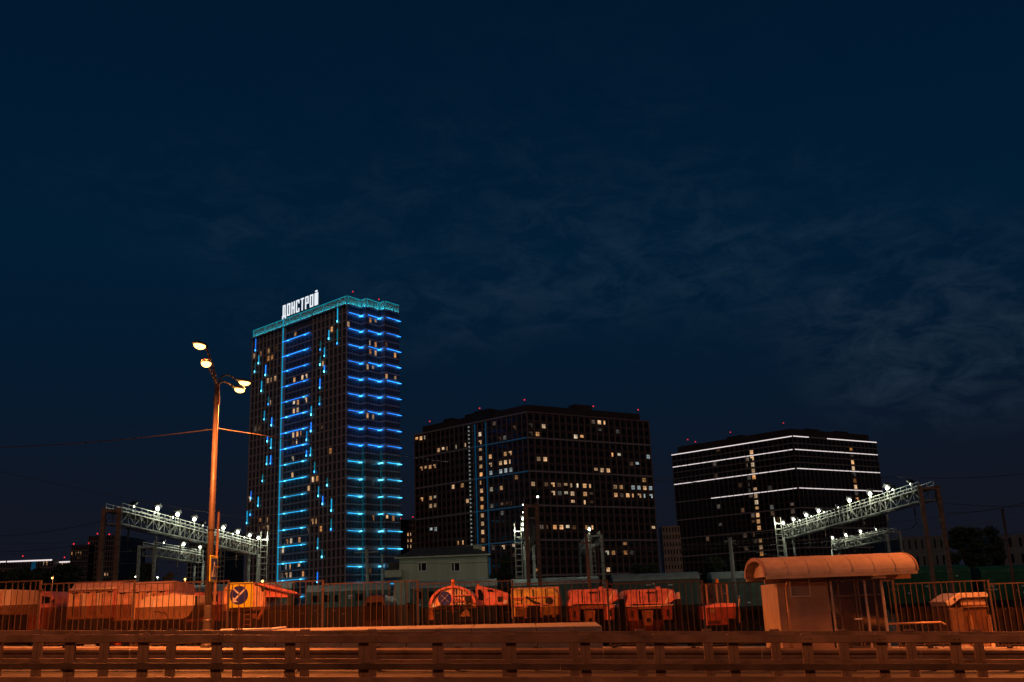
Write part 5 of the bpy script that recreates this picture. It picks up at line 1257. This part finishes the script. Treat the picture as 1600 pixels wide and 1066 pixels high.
for f, cc in ((f1, c1_), (f2, c2_)):
    cwd = f.W / len(cc); lit = {}
    if f is f1:
        lit.update(snap(f, A4([(325,270),(308,350),(322,440),(335,635),(345,750),(275,838),(490,660),(505,825),(685,640),(695,680),(725,690),(817,625),(820,665),(665,498),(465,495),(515,905)]), cc, wz, wh, 'dim'))
        for (a_, b_), mk, r0 in (((1176, 700), 'lit', 0), ((1163, 780), 'dim', 0)):
            a_ = f.hit(a_ + 9, 790)[0]; ci = min(range(len(cc)), key=lambda i: abs(cc[i] - a_))
            for r_ in range(1, len(wz) - 1):
                if random.random() < (.93 if mk == 'lit' else .6): lit[(ci, r_)] = mk
    else:
        a_ = f.hit(1334, 730)[0]; ci = min(range(len(cc)), key=lambda i: abs(cc[i] - a_))
        for r_ in range(len(wz) // 2 + 2, len(wz) - 1): lit[(ci, r_)] = 'lit' if r_ % 3 else 'dim'
    B3.ribs(f, [cwd * i for i in range(len(cc) + 1)], .40, .22, 0, ZT3 - .5, 'pil3')
    B3.bands(f, zrow, .24, .12, 'facade2')
    B3.windows(f, cc, wz, cwd * .66, wh, lit, 'x', 160 if f is f1 else 300)
    for j, z in enumerate(z4 + [z4[2] - 3 * fh, z4[2] - 6 * fh, z4[2] - 9 * fh, z4[2] - 12 * fh]):
        B3.bands(f, [z], .5, .4, 'band', 'cornice')
        if j > 2: continue
        k = f.hit(1112, 779)[0] if (j == 2 and f is f1) else .2
        rr_ = random.Random(j * 7 + (f is f1))
        while k < f.W - .3:
            L_ = rr_.choice((3.4, 5.2, 7.4, 10.5)); e_ = min(f.W - .1, k + L_)
            B3.strip(f, k, e_ - .35, z, .30, 'ledwhite', .42); k = e_ + .05
    for z in (z4[0] + fh * 1.0, z4[0] - fh, z4[0] - 2 * fh):
        B3.bands(f, [z], .3, .36, 'band', 'cornice')
    if f is f1: B3.strip(f, 0, f.W, ZT3 - .2, .36, 'ledwhite', .42)
    else:
        a_, b_ = f.hit(1262, 683)[0], f.hit(1291, 686)[0]
        B3.strip(f, 0, a_, ZT3 - .2, .36, 'ledwhite', .42); B3.strip(f, b_, f.W, ZT3 - .2, .36, 'ledwhite', .42)
    B3.bands(f, [ZT3 - .2], .6, .41, 'band', 'cornice')
cen = (Lp + Rp) / 2; ins = [cen + (q_ - cen) * .94 for q_ in (C, Rp, back, Lp)]
MB().prism([(q_.x, q_.y) for q_ in ins], 'z', ZT3 + .002, ZT3 + 3.6).build('penthouse', M['facade2'], B3.t, world=True)
for f, k in ((f2, .35), (f2, .7), (f1, .5)):
    p_ = f.at(f.W * k, 0, -7); MB().box(-4, 4, -2, 2, ZT3 + 3.6, ZT3 + 5.0).build('plant_room', M['facade'], B3.t, loc=Vector((p_.x, p_.y, 0)) - B3.o, rz=f.rz)
for px, py in ((1074.5, 687), (1086.5, 690.5), (1141, 675.5), (1224, 661)): B3.beacon(P(px, py, 452))

# ---------------------------------------------------- smaller far blocks
def block(name, label, px0, px1, top, y, dep, m, nf, nc_, litp, rib='pil2', lean=0.0, frac=.5, cat='building', wmat='pane'):
    a, b = P(px0, top, y), P(px1, top, y); zt = (a.z + b.z) / 2; b = Vector((b.x, b.y + lean, 0))
    u = (b - Vector((a.x, a.y, 0))).normalized(); n = Vector((-u.y, u.x, 0))
    a = Vector((a.x, a.y, 0)); bk = [b + n * dep, a + n * dep]
    X = Building(name, label, [(q_.x, q_.y) for q_ in (a, b, bk[0], bk[1])], -1, zt, m, cat); f = Face(a, b)
    fh_ = zt / nf; zs_ = [fh_ * k for k in range(nf)]; cc = [f.W * (i + .5) / nc_ for i in range(nc_)]
    wz_ = [z + fh_ * .25 for z in zs_]; wh_ = fh_ * .55; lit = {}
    for l_, mk in litp: lit.update(snap(f, l_, cc, wz_, wh_, mk))
    X.windows(f, cc, wz_, f.W / nc_ * frac, wh_, lit, 'x', 120, pane=wmat)
    if rib: X.ribs(f, [f.W * i / nc_ for i in range(nc_ + 1)], f.W / nc_ * .18, .1, 0, zt - .05, rib); X.bands(f, zs_[1:], fh_ * .14, .06, rib)
    return X, f, zt
A7 = lambda l: crop(l, 0, 820, 4.333)
X, f, zt = block('city_block', 'dark far block with four lit top windows, left of the leaning brown masts', 112, 139, 852, 330, 20, 'facade', 16, 8, [(A7([(495,193),(512,193),(530,193),(553,193)]), 'lit'), (A7([(535,237),(547,238)]), 'dim')])
X.beacon(P(115.5, 850, 331)); X.beacon(P(139, 849, 331))
X, f, zt = block('city_block', 'taller dark far block standing behind the paired brown masts', 139, 186, 837, 335, 25, 'facade', 18, 12, [(A7([(713,320),(735,320),(783,327)]), 'lit')])
X.beacon(P(152.5, 834, 336)); X.beacon(P(171, 835, 336))
X, f, zt = block('low_block', 'low far block with a white roof light line at the far left edge', -40, 84, 876, 380, 30, 'facade', 9, 30, [(A7([(250,328),(270,328),(295,250),(315,272)]), 'lit'), (A7([(10,300),(35,302)]), 'dim')])
X.strip(f, f.hit(-30, 877)[0], f.hit(10, 876)[0], zt - .3, .5, 'ledwhite', .2); X.strip(f, f.hit(12, 876)[0], f.hit(84, 876)[0] - .5, zt - .3, .5, 'ledwhite', .2)
X.strip(f, f.hit(29, 893)[0], f.hit(54, 893)[0], f.hit(40, 893)[1], .7, 'ledwhite', .2); X.vstrip(f, f.hit(53, 885)[0], 1.6, f.hit(53, 891)[1], f.hit(53, 878)[1], 'ledblue_dim', .2)
X.beacon(P(36, 869, 382))
X, f, zt = block('low_block', 'dim far block with few lit windows right of the low white-lined block', 84, 112, 877, 385, 25, 'facade', 9, 9, [(A7([(420,255),(445,258),(440,280)]), 'lit')])
X.strip(f, .5, f.W - .5, zt - .3, .5, 'ledwhite', .2); X.beacon(P(101, 871, 386))
X, f, zt = block('grid_building', 'pale concrete grid-faced building behind the street lamp post', 295, 352, 846, 230, 16, 'facade', 17, 10, [], 'concrete_far', 0, .80)
X.beacon(P(298, 844, 231))
X, f, zt = block('city_block', 'narrow far block with lit stair columns between the blue tower and the wide block', 621, 649, 812, 400, 20, 'facade2', 16, 6, [([(625, 840), (625, 846), (625, 851), (625, 856), (638, 832), (638, 838), (638, 845), (638, 850), (638, 858), (644, 835), (644, 842), (644, 850), (644, 857)], 'lit')])
X.beacon(P(626, 810, 401)); X.beacon(P(645, 808, 401))
X, f, zt = block('brick_building', 'pale brown brick building between the wide block and the white-striped block', 1034, 1062, 822, 300, 7, 'brick_far', 11, 6, [], None, 0, .4)
X, f, zt = block('depot_building', 'grey windowed depot building between the right gantry and the leaning brown masts', 1404, 1474, 838, 190, 14, 'depot', 4, 7, [], None, 0, .25)
X, f, zt = block('depot_building', 'grey depot building at the far right edge behind the slim pole', 1552, 1680, 834, 185, 14, 'depot', 4, 8, [], None, 0, .25)
